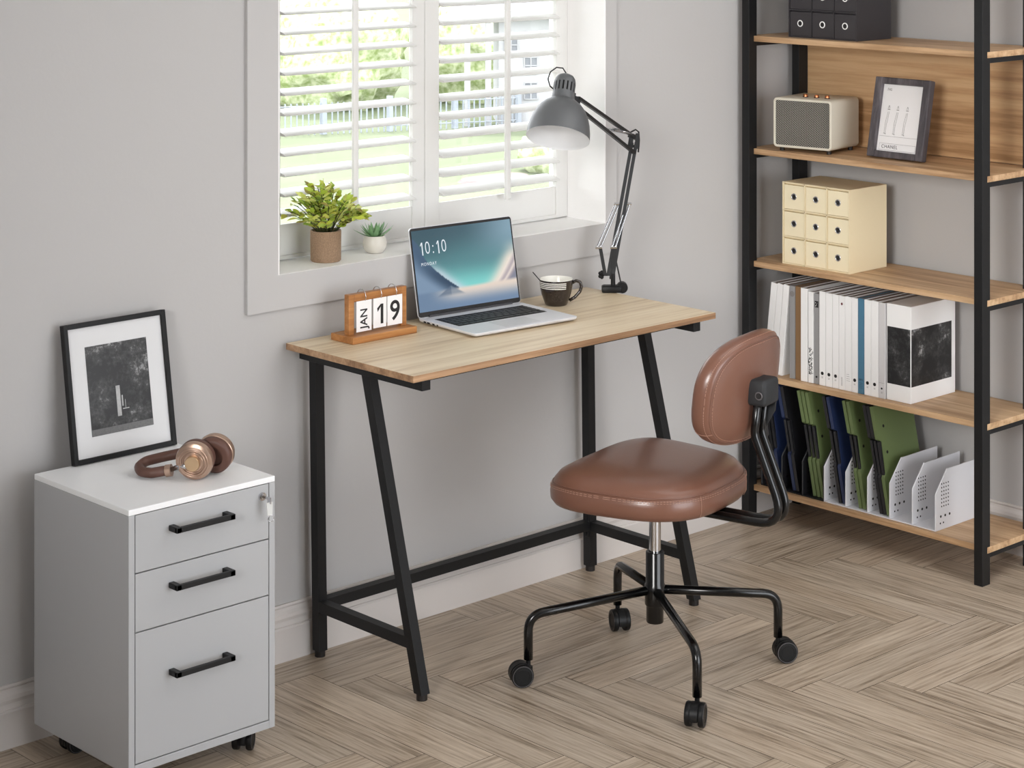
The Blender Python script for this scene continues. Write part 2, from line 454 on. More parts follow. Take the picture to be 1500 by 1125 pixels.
# ------------------------------------------------------------------ garden outside
GZ = -3.5
mb = MB(); bm = mb.bm
bm.faces.new([bm.verts.new(p) for p in ((-60,.4,GZ),(160,.4,GZ),(160,220,GZ),(-60,220,GZ))])
tag(build('lawn', mb, M['lawn']), 'pale sunlit lawn outside the window', 'lawn', kind='structure')
def blob(mb, c, r, sc=(1,1,1), seed=0, amp=.25, sub=3):
    rr = bmesh.ops.create_icosphere(mb.bm, subdivisions=sub, radius=1)
    for v in rr['verts']:
        d = v.co.normalized()
        k = 1+amp*noise.noise(d*2.2+Vector((seed,seed*1.7,0)))+amp*.6*noise.noise(d*7+Vector((seed,0,seed)))
        v.co = Vector(c)+Vector((d.x*sc[0],d.y*sc[1],d.z*sc[2]))*r*k
def bush(name, label, cat, c, r, sc, m, seed, group=None):
    mb = MB(); blob(mb, (c[0],c[1],GZ+r*sc[2]*.8), r, sc, seed, .28, 4)
    return tag(build(name, mb, m, loc=(c[0],c[1],GZ), smooth=180), label, cat, group or ('hedge bushes in the garden' if name == 'hedge_bush' else None))
bush('hedge_bush','green bush behind the garden fence at its left end','bush',(24.6,37.0),1.7,(1,1,.9),M['hedge'],1)
bush('hedge_bush','green bush behind the middle of the garden fence','bush',(28.2,35.2),1.6,(1,1,1),M['hedge'],2)
bush('hedge_bush','green bush behind the right end of the garden fence','bush',(31.4,34.0),1.3,(1,1,1),M['hedge'],3)
bush('hedge_bush','round green bush seen between the columns of the white garden house','bush',(33.4,32.4),.9,(1,1,1.1),M['hedge'],4)
bush('grass_clump','pale green grass clump at the right edge of the window','bush',(24.0,23.9),.42,(1,1,1),M['hedge'],5)
for i,(c,r,lb) in enumerate((((34,44),2.6,'pale yellow-green tree far behind the left shutter'),((38.5,41.5),2.2,'pale yellow-green tree far behind the right shutter'))):
    t = thing('garden_tree', lb, 'tree', (c[0],c[1],GZ), group='garden trees')
    mb = MB(); mb.tube([(c[0],c[1],GZ),(c[0]+.1,c[1],GZ+1.6),(c[0],c[1],GZ+3.2)],[.18,.13,.08],10); build('trunk', mb, M['fencewood'], t)
    mb = MB()
    for k in range(16):
        a = random.uniform(0,2*PI); rr = random.uniform(.2,1.0)*r*.7
        blob(mb,(c[0]+rr*math.cos(a),c[1]+rr*math.sin(a),GZ+3+random.uniform(-1.2,1.6)),r*.27,(1,1,.8),k+i*20,.4,2)
    build('crown', mb, M['treeleaf'], t, smooth=180)
mb = MB()
A = Vector((23.2,31.6,GZ)); B = Vector((28.6,29.4,GZ))
n = 46
for k in range(n+1):
    p = A.lerp(B,k/n); mb.box((p.x-.012,p.y-.012,GZ),(p.x+.012,p.y+.012,GZ+.66))
for k in range(5):
    p = A.lerp(B,k/4); mb.box((p.x-.05,p.y-.05,GZ),(p.x+.05,p.y+.05,GZ+.75))
d = (B-A).normalized()
for z in (.12,.6): mb.tube([A+Vector((0,0,z)),B+Vector((0,0,z))],.014,6)
tag(build('garden_fence', mb, M['fencewood'], loc=A), 'low thin railed garden fence across the lawn', 'fence')
# white garden house with two windows and porch columns
gh = thing('garden_house','small white garden house with gridded windows and porch columns','house',(29.0,30.0,GZ))
H0 = Vector((28.35,29.75,GZ)); hd = Vector((.78,-.62,0)).normalized(); hn = Vector((.62,.78,0)).normalized()
def hb(mb,u0,u1,d0,d1,z0,z1):
    P = [H0+hd*u+hn*q for u,q in ((u0,d0),(u1,d0),(u1,d1),(u0,d1))]
    mb.hexa([p+Vector((0,0,z0)) for p in P]+[p+Vector((0,0,z1)) for p in P])
mb = MB(); hb(mb,0,3.2,0,1.6,0,2.35); build('wall', mb, M['sidewhite'], gh)
mb = MB(); hb(mb,-.9,3.5,-.3,1.9,2.35,2.5); hb(mb,-.5,3.2,.2,1.6,2.5,2.9); build('roof', mb, M['sidewhite'], gh)
for u in (-.75,-.3):
    mb = MB(); hb(mb,u,u+.12,-.2,-.08,0,2.35); build('column', mb, M['sidewhite'], gh)
for u,z in ((.12,1.55),(.55,.55),(.55,1.1)):
    mb = MB(); hb(mb,u,u+.3,-.02,.02,z,z+.38); w = build('window', mb, M['paneglassdull'], gh)
    mb = MB()
    for q in (0,.14,.28): hb(mb,u+q,u+q+.02,-.04,-.02,z,z+.38)
    for q in (0,.18,.36): hb(mb,u,u+.3,-.04,-.02,z+q,z+q+.02)
    build('window_bar', mb, M['sidewhite'], w)
mb = MB(); ring = []
for k in range(40):
    a = 2*PI*k/40; q = 1+.12*math.sin(3*a); ring.append((22.6+.75*q*math.cos(a), 23.55+.55*q*math.sin(a)))
mb.rings([[(x,y,GZ) for x,y in ring],[(22.6+(x-22.6)*.9,23.55+(y-23.55)*.9,GZ+.05) for x,y in ring]])
tag(build('flower_bed', mb, M['mulch']), 'pinkish oval flower bed on the lawn', 'flower bed')

# ------------------------------------------------------------------ desk
DZ = .7456
desk = thing('writing_desk','oak-topped desk on slanted black steel legs below the window','desk',(.5,-.24,0))
mb = MB(); vs = mb.box((0,-.4718,DZ-.0155),(1,-.0125,DZ),.0012)
for f in mb.bm.faces:
    f.material_index = 0 if abs(f.normal.z) > .9 else 1
o = build('desktop', mb, [M['deskwood'],M['deskedge']], desk)
s = .025
def xat(x0, z): return x0 - .0105*(z/.7)
for side,x0,xb in (('l',.078,.046),('r',.986,.940)):
    mb = MB(); mb.box((xb-.0125,-.462,.705),(xb+.0125,-.02,.730),.001); build('top_bar', mb, M['black'], desk)
    # rear leg
    mb = MB(); mb.beam((x0,-.0425,.014),(xat(x0,.705),-.0425,.706),s,s)
    lg = build('leg', mb, M['black'], desk)
    mb = MB(); mb.cyl((x0,-.0425,0),(x0,-.0425,.0145),.0125,16); build('foot', mb, M['foot'], lg, smooth=40)
    # slanted front leg
    mb = MB(); mb.beam((x0,-.410,.014),(xat(x0,.705),-.236,.706),s,.0262)
    lg = build('leg', mb, M['black'], desk)
    mb = MB(); mb.cyl((x0,-.410,0),(x0,-.410,.0145),.0125,16); build('foot', mb, M['foot'], lg, smooth=40)
    mb = MB(); mb.beam((x0-.002,-.386,.1225),(x0-.002,-.055,.1225),s*0,s*0) if False else mb.box((x0-.0145,-.383,.109),(x0+.0105,-.055,.134),.0008)
    build('side_stretcher', mb, M['black'], desk)
    # bracket plate with bolts at the rear leg
    sx = 1 if side == 'l' else -1
    px = x0 - .0015 + sx*.0135
    mb = MB()
    mb.box((px-.0015,-.0525,.092),(px+.0015,-.0325,.152),.0008)
    for z in (.099,.146): mb.cyl((px,-.0425,z),(px+sx*.004,-.0425,z),.005,10)
    build('bracket_plate', mb, M['black'], desk)
mb = MB(); mb.box((.0895,-.055,.111),(.9715,-.030,.135),.0008); build('rear_stretcher', mb, M['black'], desk)
mb = MB(); mb.box((.0585,-.450,.722),(.9275,-.437,.7301),.0006); build('support_rail', mb, M['black'], desk)
mb = MB(); mb.box((.0585,-.05,.715),(.9275,-.035,.7301),.0006); build('support_rail', mb, M['black'], desk)

# ------------------------------------------------------------------ laptop
th = math.radians(-4.5)
lap = thing('laptop','open silver laptop showing 10:10 on its lock screen','laptop',(.5220,-.183,DZ+.0012),th)
W2, D2 = .1615, .1150
def rr(w, d, r, z, n=5):
    pts = []
    for cx,cy,a0 in ((w-r,d-r,0),(-w+r,d-r,90),(-w+r,-d+r,180),(w-r,-d+r,270)):
        for k in range(n+1):
            a = math.radians(a0+90*k/n); pts.append((cx+r*math.cos(a),cy+r*math.sin(a),z))
    return pts
mb = MB(); mb.rings([rr(W2-.012,D2-.012,.006,0),rr(W2-.002,D2-.002,.009,.0045),rr(W2,D2,.010,.008),rr(W2,D2,.010,.0100),rr(W2-.0008,D2-.0008,.009,.0108)])
build('base', mb, M['silver'], lap, shift=False, smooth=35)
mb = MB(); mb.box((-.1375,-.022,.0106),(.1375,.078,.0110)); build('keyboard_well', mb, M['key'], lap, shift=False)
keys = []
rows = [(.070,.007,14),(.0565,.0135,14),(.0405,.0135,14),(.0245,.0135,13),(.0085,.0135,12)]
def keybox(x0,x1,y0,y1):
    m2 = MB(); m2.box((x0,y0,.0108),(x1,y1,.0124),.0007,1); return m2
km = M['key']
for yc,h,n in rows:
    p = .272/n
    for k in range(n):
        x0 = -.136+k*p
        build('keycap', keybox(x0+.0009,x0+p-.0009,yc-h/2,yc+h/2), km, lap, shift=False)
xs = [-.136,-.117,-.098,-.079,-.056,.042,.065,.084,.100,.118,.136]
for a,b in zip(xs[:-1],xs[1:]): build('keycap', keybox(a+.0009,b-.0009,-.019,-.004), km, lap, shift=False)
# thin bright rim of each key comes from the silver deck seen between them
mb = MB(); mb.box((-.055,-.100,.0108),(.055,-.030,.0110),.0001,1); build('trackpad', mb, mat('trackpad',(212,214,218),.3,metal=.4), lap, shift=False)
mb = MB()
for y,w in ((.085,.008),(.070,.010),(.050,.008),(.034,.004)): mb.box((-W2-.0002,y-w/2,.0045),(-W2+.003,y+w/2,.0082))
build('side_port', mb, M['ink'], lap, shift=False)
# lid
ly = D2-.004
la = math.radians(11)
ML = Matrix.Translation((0,ly,.0105)) @ Matrix.Rotation(-la,4,'X')
LH = .2190
def lidrect(w0,w1,h0,h1,r,y,n=5):
    pts = []
    for cx,cz,a0 in ((w1-r,h1-r,0),(w0+r,h1-r,90),(w0+r,h0+r,180),(w1-r,h0+r,270)):
        for k in range(n+1):
            a = math.radians(a0+90*k/n); pts.append(ML @ Vector((cx+r*math.cos(a),y,cz+r*math.sin(a))))
    return pts
mb = MB(); mb.rings([lidrect(-W2,W2,0,LH,.009,0),lidrect(-W2,W2,0,LH,.009,.0035),lidrect(-W2+.003,W2-.003,.003,LH-.003,.009,.005)])
lid = build('lid', mb, M['silver'], lap, shift=False, smooth=35)
mb = MB(); mb.rings([lidrect(-W2+.0012,W2-.0012,.001,LH-.0012,.008,-.0006),lidrect(-W2+.0012,W2-.0012,.001,LH-.0012,.008,.001)])
build('bezel', mb, M['ink'], lid, shift=False)
mb = MB(); mb.cyl((-.13,ly-.001,.0115),(.13,ly-.001,.0115),.0045,12); build('hinge', mb, mat('hinge',(60,60,64),.4), lap, shift=False, smooth=60)
# the lock-screen picture: a fine grid with a colour per vertex
def clamp(v): return max(0,min(1,v))
def smooth(a,b,x):
    t = clamp((x-a)/(b-a)); return t*t*(3-2*t)
def mixc(a,b,t): return tuple(a[i]*(1-t)+b[i]*t for i in range(3))
def wallpaper(u,v):   # u right, v up, sRGB 0-255
    c = mixc((132,218,212),(92,142,148),smooth(.22,.58,v))
    c = mixc(c,(72,100,112),smooth(.5,1.0,v))
    c = mixc(c,(150,180,198),smooth(.45,1.05,u)*smooth(.35,.9,v)*.85)
    c = mixc(c,(60,86,98),.5*smooth(.55,.1,u)*smooth(.4,.9,v))
    # right dune: warm glow left of its ridge, mauve slope on the right
    ur = .73+.27*clamp((v-.18)/.45)**.75
    fade = smooth(.80,.5,v)
    d = u-ur
    if d < 0: c = mixc(c,(244,232,218),math.exp(-(d/.085)**2)*fade*.95)
    else:
        c = mixc(c,mixc((246,234,222),(176,164,172),smooth(0,.07,d)),fade)
        c = mixc(c,(240,228,218),.85*math.exp(-((d-.085)/.02)**2)*fade)
        c = mixc(c,(128,134,152),smooth(.10,.15,d)*fade*.8)
    # left dune: slate slope with a pale halo above its edge
    ul = .07+.34*clamp((.76-v)/.52)**1.5 - .10*smooth(.76,1.0,v)
    d = u-ul
    if d > 0: c = mixc(c,(206,218,230),.85*math.exp(-(d/.075)**2)*smooth(.66,.42,v))
    else:
        c = mixc(mixc((74,98,124),(56,78,102),smooth(.6,.35,v)),(128,152,178),smooth(-.03,-.22,d))
    # sand floor
    h = .235+.03*(u-.3)
    sand = mixc((236,220,206),(118,142,172),smooth(.23,.02,v)); sand = mixc(sand,(112,136,164),smooth(.42,.08,u))
    c = mixc(c,sand,smooth(h+.02,h-.03,v))
    # small pyramid-shaped crest
    q = abs(u-.33)
    top_ = .285-q*.85
    if v < top_ and v > .15: c = mixc(c,(98,116,138) if u < .33 else (128,142,158),.8*smooth(top_,top_-.02,v)*smooth(.14,.19,v))
    return c
mb = MB(); bm = mb.bm; cl = bm.loops.layers.float_color.new('px')
NU,NV = 150,96
sx0,sx1,sz0,sz1 = -W2+.0055,W2-.0055,.013,LH-.0075
G = [[bm.verts.new(ML @ Vector((sx0+(sx1-sx0)*i/NU,-.0010,sz0+(sz1-sz0)*j/NV))) for j in range(NV+1)] for i in range(NU+1)]
uvd = {}
for i in range(NU):
    for j in range(NV):
        f = bm.faces.new((G[i][j],G[i+1][j],G[i+1][j+1],G[i][j+1]))
        for l,(a,b) in zip(f.loops,((i,j),(i+1,j),(i+1,j+1),(i,j+1))):
            l[cl] = lin(wallpaper(a/NU,b/NV))+(1,)
sm, nt, p = newmat('screen_picture')
at = nt.nodes.new('ShaderNodeAttribute'); at.attribute_name = 'px'
em = nt.nodes.new('ShaderNodeEmission'); nt.links.new(at.outputs['Color'], em.inputs['Color']); em.inputs['Strength'].default_value = .92
gl = nt.nodes.new('ShaderNodeBsdfGlossy'); gl.inputs['Roughness'].default_value = .12
gl.inputs['Color'].default_value = (.04,.04,.04,1)
ad = nt.nodes.new('ShaderNodeAddShader'); nt.links.new(em.outputs[0],ad.inputs[0]); nt.links.new(gl.outputs[0],ad.inputs[1])
nt.links.new(ad.outputs[0], nt.nodes['Material Output'].inputs[0])
me = bpy.data.meshes.new('screen'); bm.to_mesh(me); bm.free(); me.materials.append(sm)
scr = bpy.data.objects.new('screen', me); COL.objects.link(scr); scr.parent = lid
scr['label'] = 'lit lock screen with a teal sky and pale dunes'
def emis(name, rgb, st):
    m, nt, p = newmat(name); e = nt.nodes.new('ShaderNodeEmission'); e.inputs['Color'].default_value = lin(rgb)+(1,); e.inputs['Strength'].default_value = st
    nt.links.new(e.outputs[0], nt.nodes['Material Output'].inputs[0]); return m
sw = emis('screen_text', (232,240,246), 1)
Mt = ML @ Matrix.Translation((0,-.0013,0)) @ Matrix.Rotation(PI/2,4,'X')
def one_mb(h, w, t, Mx, d):      # a plain figure 1 with its flag, centred on Mx
    mb = MB(); x = w/2
    mb.prism([(x,h/2),(x-t*.95,h/2),(x-t*1.3-w*.42,h*.5-h*.20),(x-t*1.3-w*.42+t*.2,h*.5-h*.20-t*1.05),(x-t,h*.5-h*.13),(x-t,-h/2),(x,-h/2)], lambda u,v,q: Mx @ Vector((u,v,q)), 0, d)
    return mb
for ch_,cx_ in (('1',-.1300),('0',-.1115),(':',-.0945),('1',-.0800),('0',-.0610)):
    Mc = Mt @ Matrix.Translation((cx_,.1655,0))
    b = one_mb(.0315,.0080,.0031,Mc,.0001) if ch_ == '1' else text_mb(ch_, .044, Mc, .0001, sx=.76, off=-.012)
    build('clock_text', b, sw, lid, shift=False)
build('weekday_text', text_mb('MONDAY', .0112, Mt @ Matrix.Translation((-.1125,.1275,0)), .0001, sx=.80, spacing=1.35, off=-.004), sw, lid, shift=False)

# ------------------------------------------------------------------ flip calendar
cal = thing('desk_calendar','small wooden flip calendar reading JAN 19','calendar',(.198,-.099,DZ))
mb = MB(); mb.box((.099,-.1395,DZ+.0003),(.2965,-.057,DZ+.0165),.0012); build('base', mb, M['calwood'], cal)
y0,y1 = -.1085,-.0915
mb = MB(); z0,z1 = DZ+.0163, DZ+.110
mb.box((.112,y0,z0),(.1285,y1,z1),.0012); mb.box((.2735,y0,z0),(.290,y1,z1),.0012); mb.box((.1285,y0,z1-.0185),(.2735,y1,z1),.0012)
build('frame', mb, M['calwood'], cal)
yc = -.115
for i,(xc,w,t,sz,rot,sx) in enumerate(((.1525,.046,'JAN',.030,PI/2,.95),(.2010,.040,'1',.066,0,.9),(.2475,.046,'9',.066,0,1.0))):
    zt = z1-.016; zb = DZ+.0235
    if i == 0: zb -= .002
    mb = MB(); mb.box((xc-w/2,yc-.0006,zb),(xc+w/2,yc+.0006,zt),.0003,1)
    c = build('number_card', mb, M['paper'], cal)
    Mx = Matrix.Translation((xc, yc-.0008, (zt+zb)/2-(.003 if i else .006))) @ Matrix.Rotation(PI/2,4,'X') @ Matrix.Rotation(rot,4,'Z')
    tb = one_mb(.047,.020,.0080,Mx,.0003) if t == '1' else text_mb(t, sz, Mx, .0002, sx=sx, off=(.012 if i else .014))
    build('printed_text', tb, M['ink'], c)
    mb = MB(); mb.torus((xc+.004,-.1005,z1-.0085),(1,0,.0),.0165,.0011,28,6)
    build('ring', mb, M['chrome'], cal, smooth=180)

# ------------------------------------------------------------------ mug with stick
MC = Vector((.776,-.1275,DZ+.0003))
mug = thing('mug','dark brown coffee mug with white stripes and white inside','mug',MC)
mug_prof = [(0,0),(.026,0),(.0285,.002),(.0330,.014),(.0385,.030),(.0415,.045),(.0430,.060),(.0434,.0655)]
mb = MB(); mb.lathe(mug_prof+[(.0425,.0662)], MC, seg=48); build('body', mb, M['mug'], mug, smooth=50)
mb = MB(); mb.lathe([(.0429,.0659),(.0420,.0668),(.0412,.0655),(.0395,.045),(.036,.028),(.030,.012),(.020,.006),(0,.005)], MC, seg=48); build('lining', mb, M['mugwhite'], mug, smooth=50)
def mr(h):
    for (r0,h0),(r1,h1) in zip(mug_prof[:-1],mug_prof[1:]):
        if h0 <= h <= h1 and h1 > h0: return r0+(r1-r0)*(h-h0)/(h1-h0)
for h in (.0455,.0500,.0545,.0590):
    mb = MB(); a0,a1 = math.radians(150),math.radians(262)
    mb.lathe([(mr(h)+.0001,h),(mr(h)+.0003,h+.0001),(mr(h+.0022)+.0003,h+.0021),(mr(h+.0022)+.0001,h+.0022)], MC, seg=28, a0=a0, a1=a1)
    build('stripe', mb, M['mugwhite'], mug)
hd_ = Vector((.80,-.60,0))
pp = [(.041,.055),(.052,.061),(.062,.056),(.0655,.045),(.061,.032),(.048,.018),(.0335,.010)]
path = [MC+hd_*r+Vector((0,0,h)) for r,h in pp]
path = fillet(path, .008, 4)
mb = MB(); mb.tube(path,.0042,10); build('handle', mb, M['mug'], mug, smooth=180)
mb = MB(); mb.tube([MC+Vector((-.0195,.0185,.0035)),MC+Vector((-.058,.0135,.079))] if False else [MC+Vector((.0050,.0000,.0085)),MC+Vector((-.0505,.034,.0850))],.0012,8)
st = build('stirring_stick', mb, M['ink'], loc=MC+Vector((.005,0,.0085)), smooth=180)
tag(st,'thin dark stirring stick leaning in the striped mug','stick')

# ------------------------------------------------------------------ clamp lamp
lamp = thing('desk_lamp','grey swing-arm clamp lamp on the desk\'s far right corner','lamp',(1.003,-.1145,DZ))
B0 = Vector((.9955,-.108,DZ)); E0 = Vector((1.0627,-.130,1.1306)); J0 = Vector((.760,-.220,1.271))
fw = Vector((.685,.728,0)); rt = Vector((.728,-.685,0))
mb = MB()
Mb = Matrix.Translation((1.001,-.112,DZ)) @ Matrix.Rotation(math.radians(-43),4,'Z')
mb.box((-.030,-.016,.0005),(.022,.016,.017),.003,2,Mb); mb.box((-.026,-.012,.016),(.016,.012,.0185),.001,1,Mb)
mb.cyl(Mb@Vector((.024,-.010,.013)),Mb@Vector((.024,.010,.013)),.0145,20)
mb.cyl(Mb@Vector((.0,.0,.016)),Mb@Vector((.0,.0,.05)),.0062,12)
build('clamp', mb, M['plastic'], lamp, smooth=40)
mb = MB(); kc = B0+rt*-.024+Vector((0,0,.046))
for k in range(5):
    a = 2*PI*k/5; mb.sphere(kc+Vector((math.cos(a)*.006*.6,-math.cos(a)*.006*.4,math.sin(a)*.007)),.005,8)
mb.cyl(kc,kc+rt*.022,.003,8)
build('knob', mb, M['plastic'], lamp, smooth=60)
def arm_frame(P,Q,side):
    d = (Q-P).normalized(); n = d.cross(side).normalized(); return d,n
# lower arm: two parallel square bars side by side
def bar(mb,P,Q,w,t,side):
    d = (Q-P).normalized(); s1 = (side-d*side.dot(d)).normalized(); n = d.cross(s1)
    o = [(-1,-1),(1,-1),(1,1),(-1,1)]
    mb.hexa([P+s1*(a*w/2)+n*(b*t/2) for a,b in o]+[Q+s1*(a*w/2)+n*(b*t/2) for a,b in o])
P = B0+Vector((0,0,.045)); 
for off,name in ((-.0065,'lower_arm'),(.0065,'lower_arm')):
    mb = MB(); bar(mb,P+rt*off,E0+rt*(off*.9)+Vector((0,0,.006)),.0088,.009,rt); build(name, mb, M['arm'], lamp)
# upright brackets at foot
mb = MB(); bar(mb,B0+rt*-.014+Vector((0,0,.045)),B0+rt*-.027+Vector((0,0,.118)),.009,.006,rt); bar(mb,B0+rt*.003+Vector((0,0,.035)),B0+rt*.009+Vector((0,0,.115)),.012,.006,rt)
bar(mb,B0+rt*.012+Vector((0,0,.095)),B0+rt*.030+Vector((0,0,.012)),.004,.004,rt)
build('spring_bracket', mb, M['arm'], lamp)
# springs
def spring(mb,P,Q,r,turns,wire=.0011):
    P=Vector(P);Q=Vector(Q); d=(Q-P); L=d.length; d.normalize(); u=d.orthogonal().normalized(); w=d.cross(u)
    n=turns*7
    mb.tube([P+d*(L*k/n)+(u*math.cos(2*PI*k*turns/n)+w*math.sin(2*PI*k*turns/n))*r for k in range(n+1)],wire,5)
up_ = (E0-P)
for s0,s1 in ((B0+rt*-.031+Vector((0,0,.118)), P+up_*.545+rt*-.016),(B0+rt*.008+Vector((0,0,.118)),P+up_*.545+rt*.012)):
    mb = MB()
    for q in (-.0045,.0045):
        spring(mb,s0+rt*q,s1+rt*q,.0026,52,.0010)
    mb.cyl(s0-rt*.009,s0+rt*.009,.0042,12); mb.cyl(s1-rt*.009,s1+rt*.009,.0036,12)
    build('spring', mb, M['chrome'], lamp, smooth=60)
# elbow
mb = MB(); sd = fw*-1
bar(mb,E0+rt*-.012+Vector((0,0,-.008)),E0+rt*-.006+Vector((0,0,.028)),.012,.016,rt); bar(mb,E0+rt*.006+Vector((0,0,-.010)),E0+rt*.009+Vector((0,0,.030)),.010,.016,rt)
mb.cyl(E0-rt*.014+Vector((0,0,-.004)),E0+rt*.014+Vector((0,0,-.004)),.004,10)
build('elbow_joint', mb, M['arm'], lamp)
# upper arm: two bars, one above the other
nz = Vector((0,0,1)); dU = (J0-E0).normalized(); nU = (nz-dU*nz.dot(dU)).normalized()
for a,b in ((-.022,-.009),(.016,.010)):
    mb = MB(); bar(mb,E0+nU*a+rt*.004,J0+nU*b*1.2,.008,.0085,nU.cross(dU)); build('upper_arm', mb, M['arm'], lamp)
mb = MB()
for q in (-.004,.004):
    spring(mb,E0+nU*.024+rt*q+nz*.003,E0+dU*.14+nU*(-.004)+nU.cross(dU)*q*1.5,.0028,40,.0011)
mb.cyl(E0+dU*.145-nU.cross(dU)*.012-nU*.004,E0+dU*.145+nU.cross(dU)*.024-nU*.004,.0030,10)
build('spring', mb, M['chrome'], lamp, smooth=60)
# shade
ax = Vector((.417,.253,.873)).normalized()      # from rim towards the cap
RC = Vector((.676,-.235,1.190))
outer = [(.0800,0),(.0797,.006),(.0785,.020),(.0755,.038),(.0700,.056),(.0615,.074),(.0500,.088),(.0380,.0975),(.0310,.1015)]
mb = MB(); mb.lathe(outer, RC, ax, 64); build('shade', mb, M['shade'], lamp, smooth=50)
mb = MB(); mb.lathe([(.0801,-.0004),(.0793,-.0006),(.0785,.001)]+[(r-.0015,h-.0004) for r,h in outer[1:]]+[(0,.1005)], RC, ax, 64); build('shade_lining', mb, M['shadein'], lamp, smooth=50)
# neck with ventilation slots
u = ax.orthogonal().normalized(); w = ax.cross(u)
mb = MB(); mb.lathe([(.0312,.1005),(.0305,.104),(.0288,.112),(.0280,.122)], RC, ax, 48); 
ns = 16
for k in range(ns):    # slats between the slots
    a0 = 2*PI*k/ns; a1 = a0+2*PI/ns*.62
    R = []
    for h in (.122,.130,.138,.146):
        R.append([RC+ax*h+(u*math.cos(a0+(a1-a0)*j/3)+w*math.sin(a0+(a1-a0)*j/3))*r_ for j,r_ in ((0,.0278),(1,.0278),(2,.0278),(3,.0278))]+[RC+ax*h+(u*math.cos(a0+(a1-a0)*j/3)+w*math.sin(a0+(a1-a0)*j/3))*.0265 for j in (3,2,1,0)])
    mb.rings(R)
mb.lathe([(.0278,.146),(.0272,.152),(.0250,.160),(.0205,.1665),(.0130,.1705),(.0,.1715)], RC, ax, 48)
build('lamp_neck', mb, M['shade'], lamp, smooth=40)
mb = MB(); mb.lathe([(.0235,.115),(.0235,.155)], RC, ax, 24, True, True); build('socket', mb, M['dark'], lamp, smooth=60)
mb = MB(); top = RC+ax*.171
mb.tube([top,top+ax*.006+rt*-.001]+[RC+ax*h+rt*-q+Vector((0,0,z)) for h,q,z in ((.190,.010,.0),(.192,.026,.0),(.180,.040,0),(.160,.044,0),(.140,.036,0),(.132,.026,0))],.0018,8)
build('cable', mb, M['ink'], lamp, smooth=180)
mb = MB()
mb.tube([E0+nz*.02+rt*-.016,E0+nz*.034+rt*-.008,E0+nz*.040+rt*.004,E0+nz*.034+rt*.012,E0+nz*.012+rt*.0135,E0+nz*-.02+rt*.011],.0022,8)
build('cable', mb, M['ink'], lamp, smooth=180)
NC = RC+ax*.108
mb = MB(); q = (J0-NC); q = (q-ax*q.dot(ax)).normalized()
bar(mb,NC+q*.029-ax*.010,NC+q*.030+ax*.022,.010,.006,q.cross(ax)); bar(mb,NC+q*.030+ax*.004,J0+dU*-.008,.010,.024,nU.cross(dU))
build('shade_bracket', mb, M['arm'], lamp)

# ------------------------------------------------------------------ plants on the sill
PC = Vector((.176,.060,WZ0+.0003))
pl = thing('potted_plant','bushy yellow-green plant in a brown stone pot','plant',PC)
mb = MB(); mb.lathe([(0,0),(.035,0),(.0372,.003),(.0378,.072),(.0372,.0745),(.034,.0745),(.033,.066)], PC, seg=40); build('pot', mb, M['concrete'], pl, smooth=45)
mb = MB(); mb.lathe([(.0335,.066),(0,.068)], PC, seg=24); build('soil', mb, M['soil'], pl)
stems = MB(); lv = MB(); lcl = lv.bm.loops.layers.float_color.new('lc')
GRN = [(200,214,84),(182,204,80),(214,220,112),(150,178,76),(190,190,84),(156,144,76),(224,228,140),(168,192,84)]
def leaf(mb, base, d, n, L, W, col, curl=.2):
    d = d.normalized(); s1 = d.cross(n).normalized(); n = s1.cross(d)
    prof = [(0,.08),(.15,.5),(.35,.92),(.55,1),(.75,.75),(.9,.38),(1,.03)]
    rows = []
    for t,wd in prof:
        c = base+d*L*t - n*(curl*L*t*t)
        rows.append([mb.bm.verts.new(c-s1*W*wd/2+n*W*.12*wd),mb.bm.verts.new(c-n*0),mb.bm.verts.new(c+s1*W*wd/2+n*W*.12*wd)])
    fs = []
    for a,b in zip(rows[:-1],rows[1:]):
        for i in (0,1): fs.append(mb.bm.faces.new((a[i],a[i+1],b[i+1],b[i])))
    lc = lin(col)
    for f in fs:
        for l in f.loops: l[lcl] = lc+(1,)
rnd = random.Random(11)
for k in range(58):
    a = rnd.uniform(0,2*PI); sp = rnd.uniform(.15,1)
    tip = PC+Vector((math.cos(a)*.112*sp-.020,math.sin(a)*.088*sp-.020*sp,.076+.112*(1-.74*sp**1.5)*rnd.uniform(.86,1.06)))
    if tip.y > PC.y+.036: tip.y = PC.y+.036
    b = PC+Vector((math.cos(a)*.02*sp,math.sin(a)*.02*sp,.066))
    mid = (b+tip)/2+Vector((0,0,.022))
    path = [b*(1-t)**2+mid*2*t*(1-t)+tip*t*t for t in [i/8 for i in range(9)]]
    stems.tube(path,.0009,5)
    for i in range(2 if sp > .5 else 3,9):
        for sgn in (-1,1):
            if rnd.random() < .35 and i < 8: continue
            dd = (path[i]-path[i-1]).normalized(); side = dd.cross(Vector((0,0,1))).normalized()*sgn
            dv = (dd*.6+side*rnd.uniform(.5,1)+Vector((0,0,rnd.uniform(-.15,.5)))).normalized()
            if (path[i]+dv*.02).y > .106: continue
            nn = (Vector((0,0,1))+Vector((rnd.uniform(-.6,.6),rnd.uniform(-.9,.1),0)))
            leaf(lv,path[i],dv,nn,rnd.uniform(.017,.028),rnd.uniform(.0105,.0155),rnd.choice(GRN),rnd.uniform(0,.4))
build('stems', stems, M['stem'], pl, smooth=180)
o = build('foliage', lv, M['leaf'], pl)

